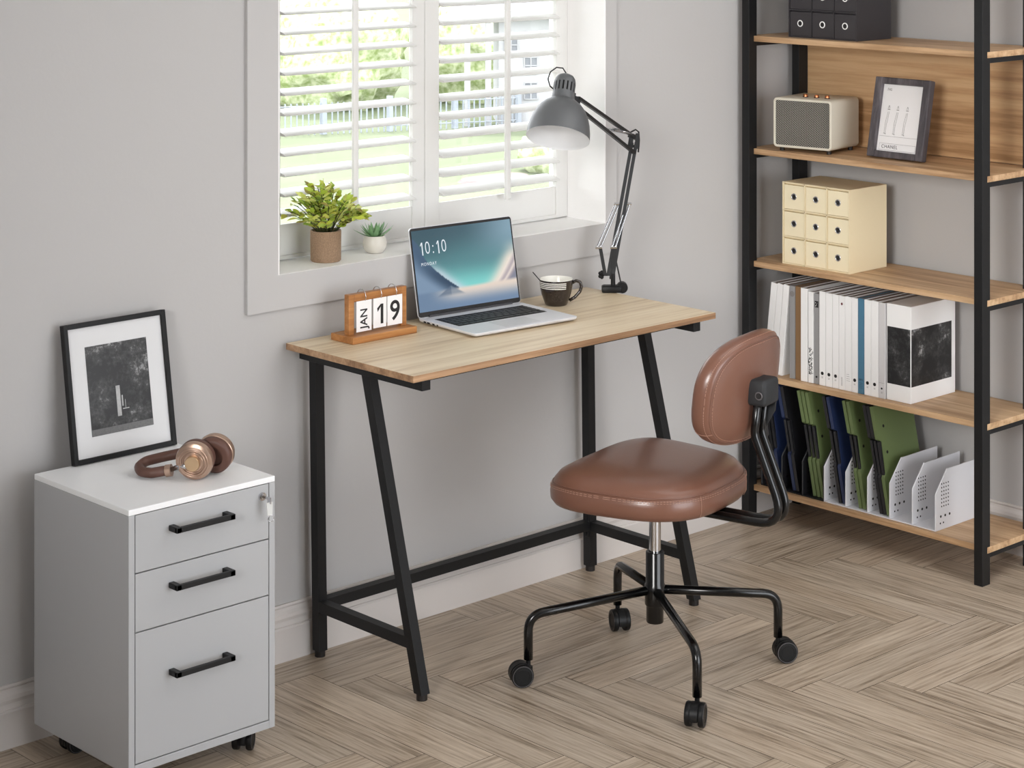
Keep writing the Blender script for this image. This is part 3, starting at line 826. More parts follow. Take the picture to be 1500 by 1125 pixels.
QC = Vector((.335,.066,WZ0+.0003))
sc_ = thing('succulent_plant','small green succulent in a round white ceramic pot','plant',QC)
mb = MB(); mb.lathe([(0,.0),(.019,0),(.021,.002),(.0275,.010),(.0302,.022),(.0285,.034),(.0245,.0425),(.0220,.0420),(.0215,.036)], QC, seg=40); build('pot', mb, M['ceramic'], sc_, smooth=60)
mb = MB(); mb.lathe([(.0218,.036),(0,.038)], QC, seg=24); build('gravel', mb, M['soil'], sc_)
mb = MB(); rnd = random.Random(5)
for k in range(19):
    a = k*2.39996; el = .25+.9*(k/19); L = .052-.012*(k/19)+rnd.uniform(-.004,.004)
    d = Vector((math.cos(a)*math.cos(el),math.sin(a)*math.cos(el)*.8,math.sin(el))).normalized()
    b = QC+Vector((math.cos(a)*.006,math.sin(a)*.006,.036)); s1 = d.cross(Vector((0,0,1))).normalized(); n = s1.cross(d)
    rg = []
    for t,wd in ((0,.6),(.25,1),(.55,.85),(.8,.45),(1,.04)):
        c = b+d*L*t+n*(.006*t*t); ww = .0062*wd
        rg.append([c-s1*ww,c-n*ww*.28,c+s1*ww,c+n*ww*.22])
    mb.rings(rg)
build('leaves', mb, M['succulent'], sc_, smooth=60)

# ------------------------------------------------------------------ filing cabinet
cx0,cx1,cy0,cy1,cz0,cz1 = -.6988,-.3385,-.4212,-.0625,.0570,.5830
cab = thing('filing_cabinet','white three-drawer steel cabinet on casters','cabinet',((cx0+cx1)/2,(cy0+cy1)/2,0))
mb = MB()
t = .0145
mb.box((cx0,cy0,cz0),(cx0+t,cy1,cz1-.012),.001); mb.box((cx1-t,cy0,cz0),(cx1,cy1,cz1-.012),.001)
mb.box((cx0+t,cy0,cz0),(cx1-t,cy1,cz0+.0165),.001); mb.box((cx0+t,cy1-.004,cz0),(cx1-t,cy1,cz1-.012))
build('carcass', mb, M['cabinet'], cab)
mb = MB(); mb.box((cx0,cy0,cz1-.012),(cx1,cy1,cz1),.0015); build('top_panel', mb, M['cabtop_lit'], cab)
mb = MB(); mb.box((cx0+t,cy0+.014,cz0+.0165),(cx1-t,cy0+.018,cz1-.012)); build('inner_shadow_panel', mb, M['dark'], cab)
dz = [(.4550,.5695),(.3372,.4525),(.0757,.3347)]
hz = [.5285,.4135,.2390]
for i,((a,b),hh) in enumerate(zip(dz,hz)):
    mb = MB(); mb.box((cx0+t+.0018,cy0+.0004,a),(cx1-t-.0018,cy0+.0135,b),.0008)
    dr = build('drawer', mb, M['cabinet'], cab)
    mb = MB(); xa,xb = -.604,-.4600
    mb.box((xa,cy0-.029,hh-.0055),(xb,cy0-.021,hh+.0055),.0012)
    for x in (xa,xb-.013): mb.box((x,cy0-.029,hh-.0058),(x+.013,cy0+.001,hh+.0058),.0015)
    build('handle', mb, M['black'], dr)
    if i == 0:
        lc_ = Vector((-.3725,cy0,.5465))
        mb = MB(); mb.cyl(lc_,lc_+Vector((0,-.004,0)),.0085,24); mb.cyl(lc_+Vector((0,-.004,0)),lc_+Vector((0,-.0075,0)),.0062,20)
        build('lock', mb, M['chrome'], dr, smooth=40)
kk = lc_+Vector((0,-.0075,0))
key = thing('cabinet_key','small key with a ring hanging in the cabinet lock','key',kk)
mb = MB(); mb.box(kk+Vector((-.0008,-.014,-.0025)),kk+Vector((.0008,.0004,.0025))); mb.box(kk+Vector((-.0009,-.024,-.010)),kk+Vector((.0009,-.012,.004)),.0005); build('key_blade', mb, M['chrome'], key)
mb = MB(); k2 = kk+Vector((.0,-.019,-.020))
mb.prism([(-.008,.013),(.008,.013),(.007,-.014),(-.005,-.014)], lambda u,v,h: (k2.x+u, k2.y+h, k2.z+v), -.0009,.0009)
build('key_bow', mb, M['clear'], key)
mb = MB(); mb.torus(k2+Vector((.004,0,-.021)),(.35,1,0),.0068,.0009,20,6); build('key_ring', mb, M['chrome'], key, smooth=180)

def caster(parent, P, ang, r=.025, stem=.0, trail=.018, mt=None, local=True):
    """twin wheel caster; P = top of its stem in parent's frame"""
    mt = mt or M['plastic']
    d = Vector((math.cos(ang),math.sin(ang),0)); axl = Vector((-d.y,d.x,0))
    C = Vector((P[0],P[1],r))+d*trail
    mb = MB(); mb.cyl((P[0],P[1],P[2]),(P[0],P[1],r+.012),.0055,12)
    # hood over the wheels
    rg = []
    for s_ in (-.0085,.0085):
        ring = []
        for k in range(15):
            a = math.radians(-20+215*k/14); ring.append(C+axl*s_+(d*-math.cos(a)*-1+Vector((0,0,math.sin(a))))*(r*1.02) if False else C+axl*s_+d*(math.cos(a)*r*1.03)+Vector((0,0,math.sin(a)*r*1.03)))
        ring.append(C+axl*s_+Vector((0,0,-.004)))
        rg.append(ring)
    mb.rings(rg)
    mb.cyl((P[0],P[1],r+.016),(P[0],P[1],r-.002),.010,14)
    c = build('caster', mb, mt, parent, shift=local, smooth=40)
    for s_ in (-1,1):
        mb = MB()
        mb.lathe([(0,.0),(r*.96,0),(r,.002),(r,.0095),(r*.95,.012),(r*.62,.0125),(r*.58,.0115),(0,.0115)], C+axl*s_*.0088, axl*s_, 32)
        build('wheel', mb, mt, c, shift=local, smooth=40)
        mb = MB(); mb.torus(C+axl*s_*.0207,axl,r*.88,.0006,28,5); 
        build('wheel_rim', mb, M['blackboxedge'], c, shift=local, smooth=180)
    return c
for x,y,a in ((cx1-.045,cy0+.055,math.radians(40)),(cx0+.045,cy0+.055,math.radians(70)),(cx1-.045,cy1-.055,math.radians(20)),(cx0+.045,cy1-.055,0)):
    caster(cab,(x,y,cz0+.002),a,r=.0215,trail=.014)

# framed photograph leaning on the wall
fr = thing('picture_frame','black-framed monochrome photo leaning on the white cabinet','picture frame',(-.480,-.071,cz1))
tl = math.atan2(.048,.291)
MF = Matrix.Translation((-.481,-.0735,cz1+.0008)) @ Matrix.Rotation(-tl,4,'X')
FW,FH,ft = .130,.2955,.0105
mb = MB()
for a,b in (((-FW,-.008,0),(-FW+ft,.008,FH)),((FW-ft,-.008,0),(FW,.008,FH)),((-FW+ft,-.008,0),(FW-ft,.008,ft)),((-FW+ft,-.008,FH-ft),(FW-ft,.008,FH))): mb.box(a,b,.001,1,MF)
build('frame', mb, M['plastic'], fr)
mb = MB(); mb.box((-FW+ft,.0,ft),(FW-ft,.003,FH-ft),0,1,MF); mb.box((-FW+ft,.003,ft),(FW-ft,.006,FH-ft),0,1,MF)
build('mat_board', mb, mat('mat_board',(216,216,217),.6,var=.01), fr)
pm, nt, p = newmat('monochrome_photo'); N = nt.nodes; L = nt.links
tc = N.new('ShaderNodeTexCoord'); n1 = N.new('ShaderNodeTexNoise'); n1.inputs['Scale'].default_value = 95; n1.inputs['Detail'].default_value = 8; n1.inputs['Roughness'].default_value = .75
L.new(tc.outputs['Object'], n1.inputs['Vector'])
n2 = N.new('ShaderNodeTexNoise'); n2.inputs['Scale'].default_value = 14; L.new(tc.outputs['Object'], n2.inputs['Vector'])
mu = N.new('ShaderNodeMath'); mu.operation = 'MULTIPLY'; L.new(n1.outputs['Fac'],mu.inputs[0]); L.new(n2.outputs['Fac'],mu.inputs[1])
cr = N.new('ShaderNodeValToRGB'); cr.color_ramp.elements[0].position = .2; cr.color_ramp.elements[0].color = (.012,.012,.013,1); cr.color_ramp.elements[1].position = .42; cr.color_ramp.elements[1].color = (.4,.4,.4,1)
k_ = cr.color_ramp.elements.new(.3); k_.color = (.05,.05,.05,1)
L.new(mu.outputs[0], cr.inputs[0]); L.new(cr.outputs[0], p.inputs['Base Color']); p.inputs['Roughness'].default_value = .35
mb = MB(); mb.box((-.078,-.0008,.052),(.078,.0,.2425),0,1,MF); ph = build('photo_print', mb, pm, fr)
mb = MB(); mb.box((-.010,-.0012,.085),(.0,-.0008,.150),0,1,MF); mb.box((.003,-.0012,.105),(.006,-.0008,.128),0,1,MF); mb.box((.011,-.0012,.100),(.012,-.0008,.118),0,1,MF); mb.box((.004,-.0012,.098),(.020,-.0008,.1),0,1,MF)
build('pale_figure', mb, mat('photo_light',(170,170,170),.4,var=.3,scale=200), fr)
mb = MB(); mb.box((-.078,-.0011,.052),(.078,-.0008,.066),0,1,MF); build('pavement_print', mb, mat('photo_mid',(104,104,104),.4,var=.35,scale=250), fr)

# headphones on the cabinet
hp = thing('headphones','brown and rose-gold headphones lying on the white cabinet','headphones',(-.48,-.30,cz1))
C1 = Vector((-.4817,-.3348,.6240)); C2 = Vector((-.4140,-.3180,.6285))
nf = Vector((-.74,-.60,-.12)).normalized()   # outward face of the near cup
def cup(C, n, name):
    mb = MB(); mb.lathe([(.018,.012),(.030,.011),(.0385,.006),(.0405,-.001),(.0395,-.008),(.036,-.011),(.0,-.011)], C, n, 48)
    mb.lathe([(.0,.0135),(.018,.013),(.018,.012)], C, n, 32)
    c = build('ear_cup', mb, M['rosegold'], hp, smooth=30)
    mb = MB()
    for r in (.031,.026,.0215): mb.torus(C+n*(.0125 if r<.03 else .0105), n, r, .0016, 40, 8)
    build('ring_ridge', mb, M['rosegold'], c, smooth=180)
    mb = MB(); mb.lathe([(.0155,.010),(.0160,.019),(.0150,.0205),(0,.0205)], C, n, 40); build('hub', mb, M['rosehub'], c, smooth=40)
    mb = MB(); mb.lathe([(.0385,-.010),(.0395,-.016),(.0385,-.024),(.033,-.028),(.022,-.0265),(.0205,-.020),(0,-.019)], C, n, 48); build('ear_pad', mb, M['brownpad'], hp, smooth=60)
cup(C1, nf, 'near')
nb = Vector((.80,.55,.22)).normalized()
cup(C2, nb, 'far')
pts = [(-.5180,-.2830,.600),(-.5411,-.2649,.5955),(-.5520,-.2426,.5955),(-.5400,-.2150,.5985),(-.5155,-.2057,.604),(-.4817,-.2219,.610),(-.4486,-.2444,.617),(-.4270,-.2600,.621)]
pts = fillet(pts, .02, 3)
mb = MB(); mb.tube(pts,[.0105]*len(pts),14); build('headband', mb, M['brownpad'], hp, smooth=180)
A_ = Vector((-.5130,-.2870,.600))
mb = MB(); dA = (Vector((-.4926,-.3135,.606))-A_).normalized(); mb.tube([A_-dA*.006,A_+dA*.006],.0128,16); build('band_cap', mb, M['rosegold'], hp, smooth=40)
mb = MB(); mb.tube([Vector((-.431,-.257,.621)),Vector((-.422,-.264,.623))],.0115,14)
build('band_cap', mb, M['rosegold'], hp, smooth=40)
mb = MB(); mb.tube([A_,A_+(C1+nf*.0165-A_)*.55+Vector((0,0,.002)),C1+nf*.0165+(A_-C1).normalized()*.015],[.0052,.0052,.0056],8); mb.tube([Vector((-.424,-.263,.622)),C2+Vector((-.004,.028,0))],.0045,8)
build('slider', mb, M['chrome'], hp, smooth=180)

# ------------------------------------------------------------------ swivel chair
ch = thing('swivel_chair','brown leather office chair on a four-star black base','chair',(.575,-.658,0),math.radians(13.3))
def spw(v,p): return math.copysign(abs(v)**p, v)
def seat_out(a, inset, n=2.9, hw=.222, hl=.200):
    c, s_ = math.cos(a), math.sin(a)
    y = spw(s_,2/n); x = spw(c,2/n)
    k = 1+.10*y                     # wider at the front (+y)
    X = hw*x*k; Y = hl*y
    r = math.hypot(X,Y); f = (r-inset)/r
    return X*f, Y*f+.008
def seat_ring(inset, z, dip=0):
    out = []
    for k in range(56):
        a = 2*PI*k/56; x,y = seat_out(a,inset)
        out.append((x,y,z - .012*max(0,(y-.10)/.1)**2*(1 if z>.45 else .3)))
    return out
mb = MB()
mb.rings([seat_ring(.10,.405),seat_ring(.03,.406),seat_ring(.010,.412),seat_ring(.001,.424),seat_ring(0,.440),seat_ring(.002,.456),seat_ring(.006,.4625),seat_ring(.0075,.4632),seat_ring(.010,.470),seat_ring(.022,.482),seat_ring(.045,.490),seat_ring(.08,.495),seat_ring(.12,.497),seat_ring(.17,.497)])
st_ = build('seat', mb, M['leather'], ch, shift=False, smooth=180)
def stitches(ring_fn, n, r=.0007, frac=.6):
    mb = MB()
    pts = [Vector(ring_fn(2*PI*k/(n*3))) for k in range(n*3)]
    for k in range(n):
        mb.tube([pts[3*k],pts[3*k+1],pts[(3*k+2)%(n*3)]][:3],r,4)
    return mb
def sr(inset,z): 
    def f(a):
        x,y = seat_out(a,inset); return (x,y,z-.012*max(0,(y-.10)/.1)**2)
    return f
mb = stitches(sr(.0012,.4585),150); build('stitching', mb, M['thread'], st_, shift=False)
mb = MB(); mb.tube([sr(.0055,.4634)(2*PI*k/90) for k in range(91)],.0014,6); build('seam_piping', mb, M['leather'], st_, shift=False, smooth=180)
mb = stitches(sr(.0008,.4545),150); build('stitching', mb, M['thread'], st_, shift=False)
for aa in (math.radians(-66),math.radians(246)):
    mb = MB(); mb.tube([Vector(seat_out(aa,i_)+(z_,)) for i_,z_ in ((.006,.414),(-.0004,.426),(-.0006,.440),(.0008,.456),(.006,.464))],.0007,5); build('side_seam', mb, M['thread'], st_, shift=False)
# under-seat plate
mb = MB(); mb.box((-.09,-.10,.392),(.09,.09,.407),.004); mb.box((-.022,-.10,.378),(.022,.03,.394),.003); build('seat_plate', mb, M['plastic'], ch, shift=False)
# backrest (local: x lateral, -y rearwards)
BC = Vector((.024,-.224,.690)); rec = math.radians(7)
MBk = Matrix.Translation(BC) @ Matrix.Rotation(rec,4,'X')
def back_pt(a, inset, dep, hw=.174, hh=.122):
    c, s_ = math.cos(a), math.sin(a)
    n = 2.6 if s_ > 0 else 3.5
    x = hw*spw(c,2/n); z = hh*spw(s_,2/n)
    if s_ > 0: x *= 1-.05*s_
    r = math.hypot(x,z); f = max(0,(r-inset)/r); x*=f; z*=f
    return MBk @ Vector((x, dep + 1.15*x*x, z))
def back_ring(inset, dep): return [back_pt(2*PI*k/60,inset,dep) for k in range(60)]
mb = MB()
mb.rings([back_ring(.08,-.036),back_ring(.05,-.035),back_ring(.028,-.032),back_ring(.012,-.027),back_ring(.009,-.0265),back_ring(.003,-.020),back_ring(0,-.008),back_ring(.001,.004),back_ring(.006,.014),back_ring(.007,.0145),back_ring(.018,.022),back_ring(.04,.026),back_ring(.08,.027)])
bk = build('backrest', mb, M['leather'], ch, shift=False, smooth=180)
mb = stitches(lambda a: back_pt(a,.0155,-.0296),130); build('stitching', mb, M['thread'], bk, shift=False)
mb = stitches(lambda a: back_pt(a,.0022,-.0195),150,.0008); build('stitching', mb, M['thread'], bk, shift=False)
mb = MB(); mb.tube([back_pt(2*PI*k/90,.0105,-.0272) for k in range(91)],.0013,6); build('seam_piping', mb, M['leather'], bk, shift=False, smooth=180)
for aa in (math.radians(214),math.radians(-34)):
    mb = MB(); mb.tube([back_pt(aa,i_,d_) for i_,d_ in ((.010,-.0275),(.002,-.020),(-.0006,-.008),(.0004,.004),(.006,.014))],.0007,5); build('side_seam', mb, M['thread'], bk, shift=False)
# plastic bracket
mb = MB()
mb.box((-.027,-.297,.657),(.045,-.246,.716),.010,3)
mb.cyl((-.0295,-.282,.683),(-.020,-.282,.683),.0085,16)
br = build('back_bracket', mb, M['darkgrey'], ch, shift=False, smooth=50)
mb = MB(); mb.cyl((-.0325,-.282,.683),(-.024,-.282,.683),.0062,16); bh = build('bolt_hole', mb, M['ink'], br, shift=False, smooth=50)
mb = MB(); mb.torus((-.0300,-.282,.683),(1,0,0),.0078,.0016,24,8); build('bolt_rim', mb, M['blackboxedge'], br, shift=False, smooth=180)
mb = MB(); mb.prism([(-.250,.660),(-.294,.660),(-.292,.640),(-.262,.588),(-.254,.60)], lambda u,v,h:(h,u,v), .030,.034)
build('bracket_fin', mb, M['darkgrey'], br, shift=False)
for x in (-.013,.022):
    path = fillet([(x,-.02,.396),(x,-.343,.396),(x,-.262,.592),(x,-.274,.690)],[.052,.05],8)
    mb = MB(); mb.tube(path,.0095,14); build('support_tube', mb, M['blackgloss'], ch, shift=False, smooth=180)
# column
mb = MB(); mb.cyl((0,0,.25),(0,0,.392),.0135,24); build('gas_cylinder', mb, M['chrome'], ch, shift=False, smooth=60)
mb = MB(); mb.lathe([(0,.118),(.019,.118),(.020,.120),(.020,.155),(.0215,.157),(.0235,.160),(.0235,.205),(.0215,.208),(.0215,.280),(.020,.282),(.0150,.282),(.0145,.274)], (0,0,0), seg=32); build('column_sleeve', mb, M['blackgloss'], ch, shift=False, smooth=40)
tr = {0:math.radians(137.2)}
trail = {0:math.radians(150-13.3),1:math.radians(-118-13.3),2:math.radians(-33-13.3),3:math.radians(-150-13.3)}
for k in range(4):
    a = math.radians(137.2-90*k)
    d = Vector((math.cos(a),math.sin(a),0))
    R_ = .302
    path = fillet([d*.018+Vector((0,0,.192)), d*R_+Vector((0,0,.158)), d*R_+Vector((0,0,.058))],[.042],8)
    mb = MB(); mb.tube(path,.0105,14); build('leg', mb, M['blackgloss'], ch, shift=False, smooth=180)
    caster(ch,(d.x*R_,d.y*R_,.058),trail[k],r=.0262,trail=.017,local=False)

# ------------------------------------------------------------------ bookshelf
SX = 1.650; SXB = 1.905; SY0 = -.019; SY1 = -.835
shelf = thing('bookshelf','tall oak and black steel bookshelf against the right wall','bookshelf',((SX+SXB)/2,(SY0+SY1)/2,0))
for x0,x1 in ((SX-.022,SX+.013),(SXB-.052,SXB-.012)):
    for ya,yb in ((SY0-.001,SY0-.0272),(SY1,SY1+.0262)):
        mb = MB(); mb.box((x0,min(ya,yb),0),(x1,max(ya,yb),1.90),.001); build('post', mb, M['black'], shelf)
zs = [.0980,.4182,.7394,1.0620,1.3848,1.70]
for z in zs:
    mb = MB(); vs = mb.box((SX,SY1-.001,z-.016),(SXB,SY0-.0005,z),.0008)
    build('shelf_board', mb, M['shelfwood'], shelf)
    for ya in (SY0-.018,SY1+.004):
        mb = MB(); mb.box((SX+.014,ya,z-.030),(SXB-.06,ya+.014,z-.0165)); build('side_rail', mb, M['black'], shelf)
mb = MB(); mb.box((SXB-.012,SY1,1.064),(SXB,SY0-.028,1.368)); build('back_panel', mb, M['panelwood'], shelf)

# storage boxes with nine drawers
def drawer_box(label, x0, x1, y0, y1, z, h, mb_, medge, mring, rot):
    t = thing('drawer_box', label, 'storage box', ((x0+x1)/2,(y0+y1)/2,z), group='nine-drawer boxes on the bookshelf')
    W = y0-y1
    b = MB(); th_ = .0035
    b.box((x0+.012,y1,z+.0003),(x1,y0,z+h),.0008)
    # front lattice
    for k in range(4):
        yy = y0-(W-th_)*k/3
        b.box((x0,yy-th_,z+.0003),(x0+.0125,yy,z+h))
    for k in range(4):
        zz = z+.0003+(h-.0003-th_)*k/3
        b.box((x0,y1+th_,zz),(x0+.0125,y0-th_,zz+th_))
    build('case', b, medge, t)
    cw = (W-th_)/3; chh = (h-th_)/3
    for i in range(3):
        for j in range(3):
            ya = y0-cw*i-th_-.0014; yb = y0-cw*(i+1)+.0014
            za = z+chh*j+th_+.0008; zb = z+chh*(j+1)-.0042
            fx = x0+.0016
            b = MB(); b.box((fx,yb,za),(x0+.0125,ya,zb),.0006); d = build('drawer', b, mb_, t)
            c = Vector((fx,(ya+yb)/2,(za+zb)/2+.002))
            b = MB(); b.torus(c+Vector((-.0003,0,0)),(1,0,0),.0082,.0017,28,8); build('grommet', b, mring, d, smooth=180)
            b = MB(); b.cyl(c+Vector((-.0009,0,0)),c+Vector((.001,0,0)),.0072,20); build('finger_hole', b, M['ink'], d)
    return t
drawer_box('cream box of nine little drawers with silver finger rings', 1.681,1.851,-.1255,-.3640,.7394,.2335,M['beige'],M['beigein'],M['chrome'],0)
drawer_box('black box of little drawers with white finger rings', 1.688,1.845,-.142,-.3835,1.3848,.235,M['blackbox'],M['blackbox'],M['white'],0)

# retro speaker
spz = 1.0620
sa = math.atan2(.030,.185)
sp = thing('retro_speaker','cream retro speaker with woven grille and copper knobs','speaker',(1.6700,-.2055,spz),sa)
# local: x depth (front at x=0), y width
SW,SD,SH = .094,.164,.141
def rrx(w,h,r,x,zc,n=5):
    pts = []
    for cy,cz,a0 in ((w-r,h-r,0),(-w+r,h-r,90),(-w+r,-h+r,180),(w-r,-h+r,270)):
        for k in range(n+1):
            a = math.radians(a0+90*k/n); pts.append((x,cy+r*math.cos(a),zc+cz+r*math.sin(a)))
    return pts
zc = .011+SH/2
mb = MB(); mb.rings([rrx(SW-.0075,SH/2-.0075,.004,.007,zc),rrx(SW-.007,SH/2-.007,.005,0.0005,zc),rrx(SW-.005,SH/2-.005,.008,-.0005,zc),rrx(SW-.001,SH/2-.001,.011,.001,zc),rrx(SW,SH/2,.012,.004,zc),rrx(SW,SH/2,.012,SD-.006,zc),rrx(SW-.004,SH/2-.004,.010,SD,zc)], cap0=False)
build('cabinet_shell', mb, M['speaker'], sp, shift=False, smooth=50)
mb = MB(); mb.rings([rrx(SW-.0075,SH/2-.0075,.004,.006,zc),rrx(SW-.0072,SH/2-.0072,.004,.003,zc)]); build('grille', mb, M['grille'], sp, shift=False)
for y in (.020,-.016,-.050):
    mb = MB(); mb.lathe([(0.0062,0),(.0062,.007),(.0055,.0085),(0,.0085)],(.055,y,.011+SH),(0,0,1),20); k_ = build('knob', mb, M['copper'], sp, shift=False, smooth=40)
    mb = MB(); mb.cyl((.055,y,.011+SH-.0005),(.055,y,.011+SH+.002),.0078,20); build('knob_collar', mb, M['ink'], k_, shift=False)
for x in (.02,SD-.02):
    for y in (-.075,.075):
        mb = MB(); mb.cyl((x,y,.0003),(x,y,.0118),.007,14); build('foot', mb, M['foot'], sp, shift=False, smooth=40)

# grey wooden frame with a fashion drawing
gf = thing('drawing_frame','grey wooden frame with a thin-line fashion drawing','picture frame',(1.74,-.47,spz))
tl2 = math.radians(11.5)
MG = Matrix.Translation((1.742,-.478,spz+.0022)) @ Matrix.Rotation(tl2,4,'Y')
gw,gh_,gb = .093,.222,.0245
greyw = wood('grey_washed_wood',(52,48,52),(78,73,77),(112,106,110),'Z',.6,fine=50,coarse=4,cont=.4)
mb = MB()
def fbar(mb,a,b): mb.box(a,b,.0025,2,MG)
fbar(mb,(-.014,gw-gb,0),(.008,gw,gh_)); fbar(mb,(-.014,-gw,0),(.008,-gw+gb,gh_)); fbar(mb,(-.0137,-gw+gb,0),(.008,gw-gb,gb-.006)); fbar(mb,(-.0137,-gw+gb,gh_-gb+.006),(.008,gw-gb,gh_))
build('frame', mb, greyw, gf)
mb = MB(); mb.box((-.003,-gw+gb,gb-.006),(.002,gw-gb,gh_-gb+.006),0,1,MG); build('print_sheet', mb, M['paper'], gf)
Mt2 = MG @ Matrix.Translation((-.0034,0,0)) @ Matrix(((0,0,-1,0),(-1,0,0,0),(0,1,0,0),(0,0,0,1)))
build('printed_text', text_mb('CHANEL',.0135,Mt2 @ Matrix.Translation((-.026,.031,0)),.0001,sx=.95,spacing=1.15), M['ink'], gf)
build('printed_text', text_mb('FAS',.0105,Mt2 @ Matrix.Translation((-.047,.189,0)),.0001,sx=.9), M['greyink'], gf)
mb = MB()
def pl_(pts,r=.0004): mb.tube([Mt2 @ Vector((x,y,.0002)) for x,y in pts],r,4)
for ox_ in (-.042,-.012,.020):
    pl_([(ox_,.145),(ox_-.003,.138),(ox_+.003,.138),(ox_,.145)],.0005); pl_([(ox_-.004,.134),(ox_+.004,.134)],.0009)
    pl_([(ox_-.002,.128),(ox_-.004,.115),(ox_-.007,.10),(ox_-.008,.07)]); pl_([(ox_+.002,.128),(ox_,.11),(ox_-.003,.09),(ox_-.004,.068)])
    pl_([(ox_-.009,.0675),(ox_-.006,.0675)],.0009); pl_([(ox_-.005,.066),(ox_-.002,.066)],.0009)
pl_([(-.064,.060),(.064,.060)],.0003); pl_([(-.060,.040),(.06,.040),(.06,.022),(-.060,.022),(-.060,.040)],.0003)
build('line_drawing', mb, M['greyink'], gf)
mb = MB(); mb.box((.0,-.01,0),(.055,.01,.003),0,1,Matrix.Translation((1.752,-.478,spz+.0005))); mb.box((.0,-.012,.02),(.003,.012,.15),0,1,Matrix.Translation((1.800,-.478,spz)) @ Matrix.Rotation(math.radians(-8),4,'Y'))
build('easel_back', mb, M['plastic'], gf)

# books and binders
bz = .4182+.0004
B_ = [-.1557,-.176,-.177,-.1987,-.1994,-.2236,-.2263,-.2446,-.2458,-.2638,-.2655,-.2880,-.2884,-.3118,-.3124,-.3343,-.3347,-.3558,-.3562,-.3790,-.3794,-.4000,-.4004,-.4215,-.4219,-.4446,-.4450,-.4698,-.4702,-.4924]
specs = [ # (material, height, front x, marks, label)
 ('bindergrey',.262,1.676,'disc','grey binder with a round badge near the top of its spine'),
 ('binderbrown',.2635,1.676,None,'plain brown binder between the badged grey one and a white book'),
 ('white',.2625,1.672,None,'blank white book standing right beside the brown binder'),
 ('white',.2560,1.672,'lace','white book with a lacy black pattern low on its spine'),
 ('bindergrey',.2535,1.674,'logo','grey binder with a black square emblem near the top'),
 ('white',.2630,1.672,'dot','white book with a black dot, just right of the black-square grey binder'),
 ('white',.2610,1.672,'dot','white book with a black dot, second right of the black-square grey binder'),
 ('white',.2605,1.672,'dot','white book with a black dot, left neighbour of the red-diamond book'),
 ('white',.2600,1.672,'red','white book with a small dark red diamond at the top'),
 ('white',.2610,1.672,'lines','white book with small grey text lines low on its spine'),
 ('white',.2605,1.672,'dotlow','white book with a black dot, left neighbour of the blue one'),
 ('binderblue',.2620,1.672,'arc','blue book in the row of white ones'),
 ('white',.2615,1.672,'dot','white book with a black dot, right neighbour of the blue one'),
 ('white',.2620,1.672,'dot','white book with a black dot, second to the right of the blue one'),
 ('bindergrey2',.2610,1.672,'small','pale grey book with a small dot, at the right end of the row'),
]
M['bindergrey2'] = mat('pale_grey_cover',(208,206,206),.5,var=.03)
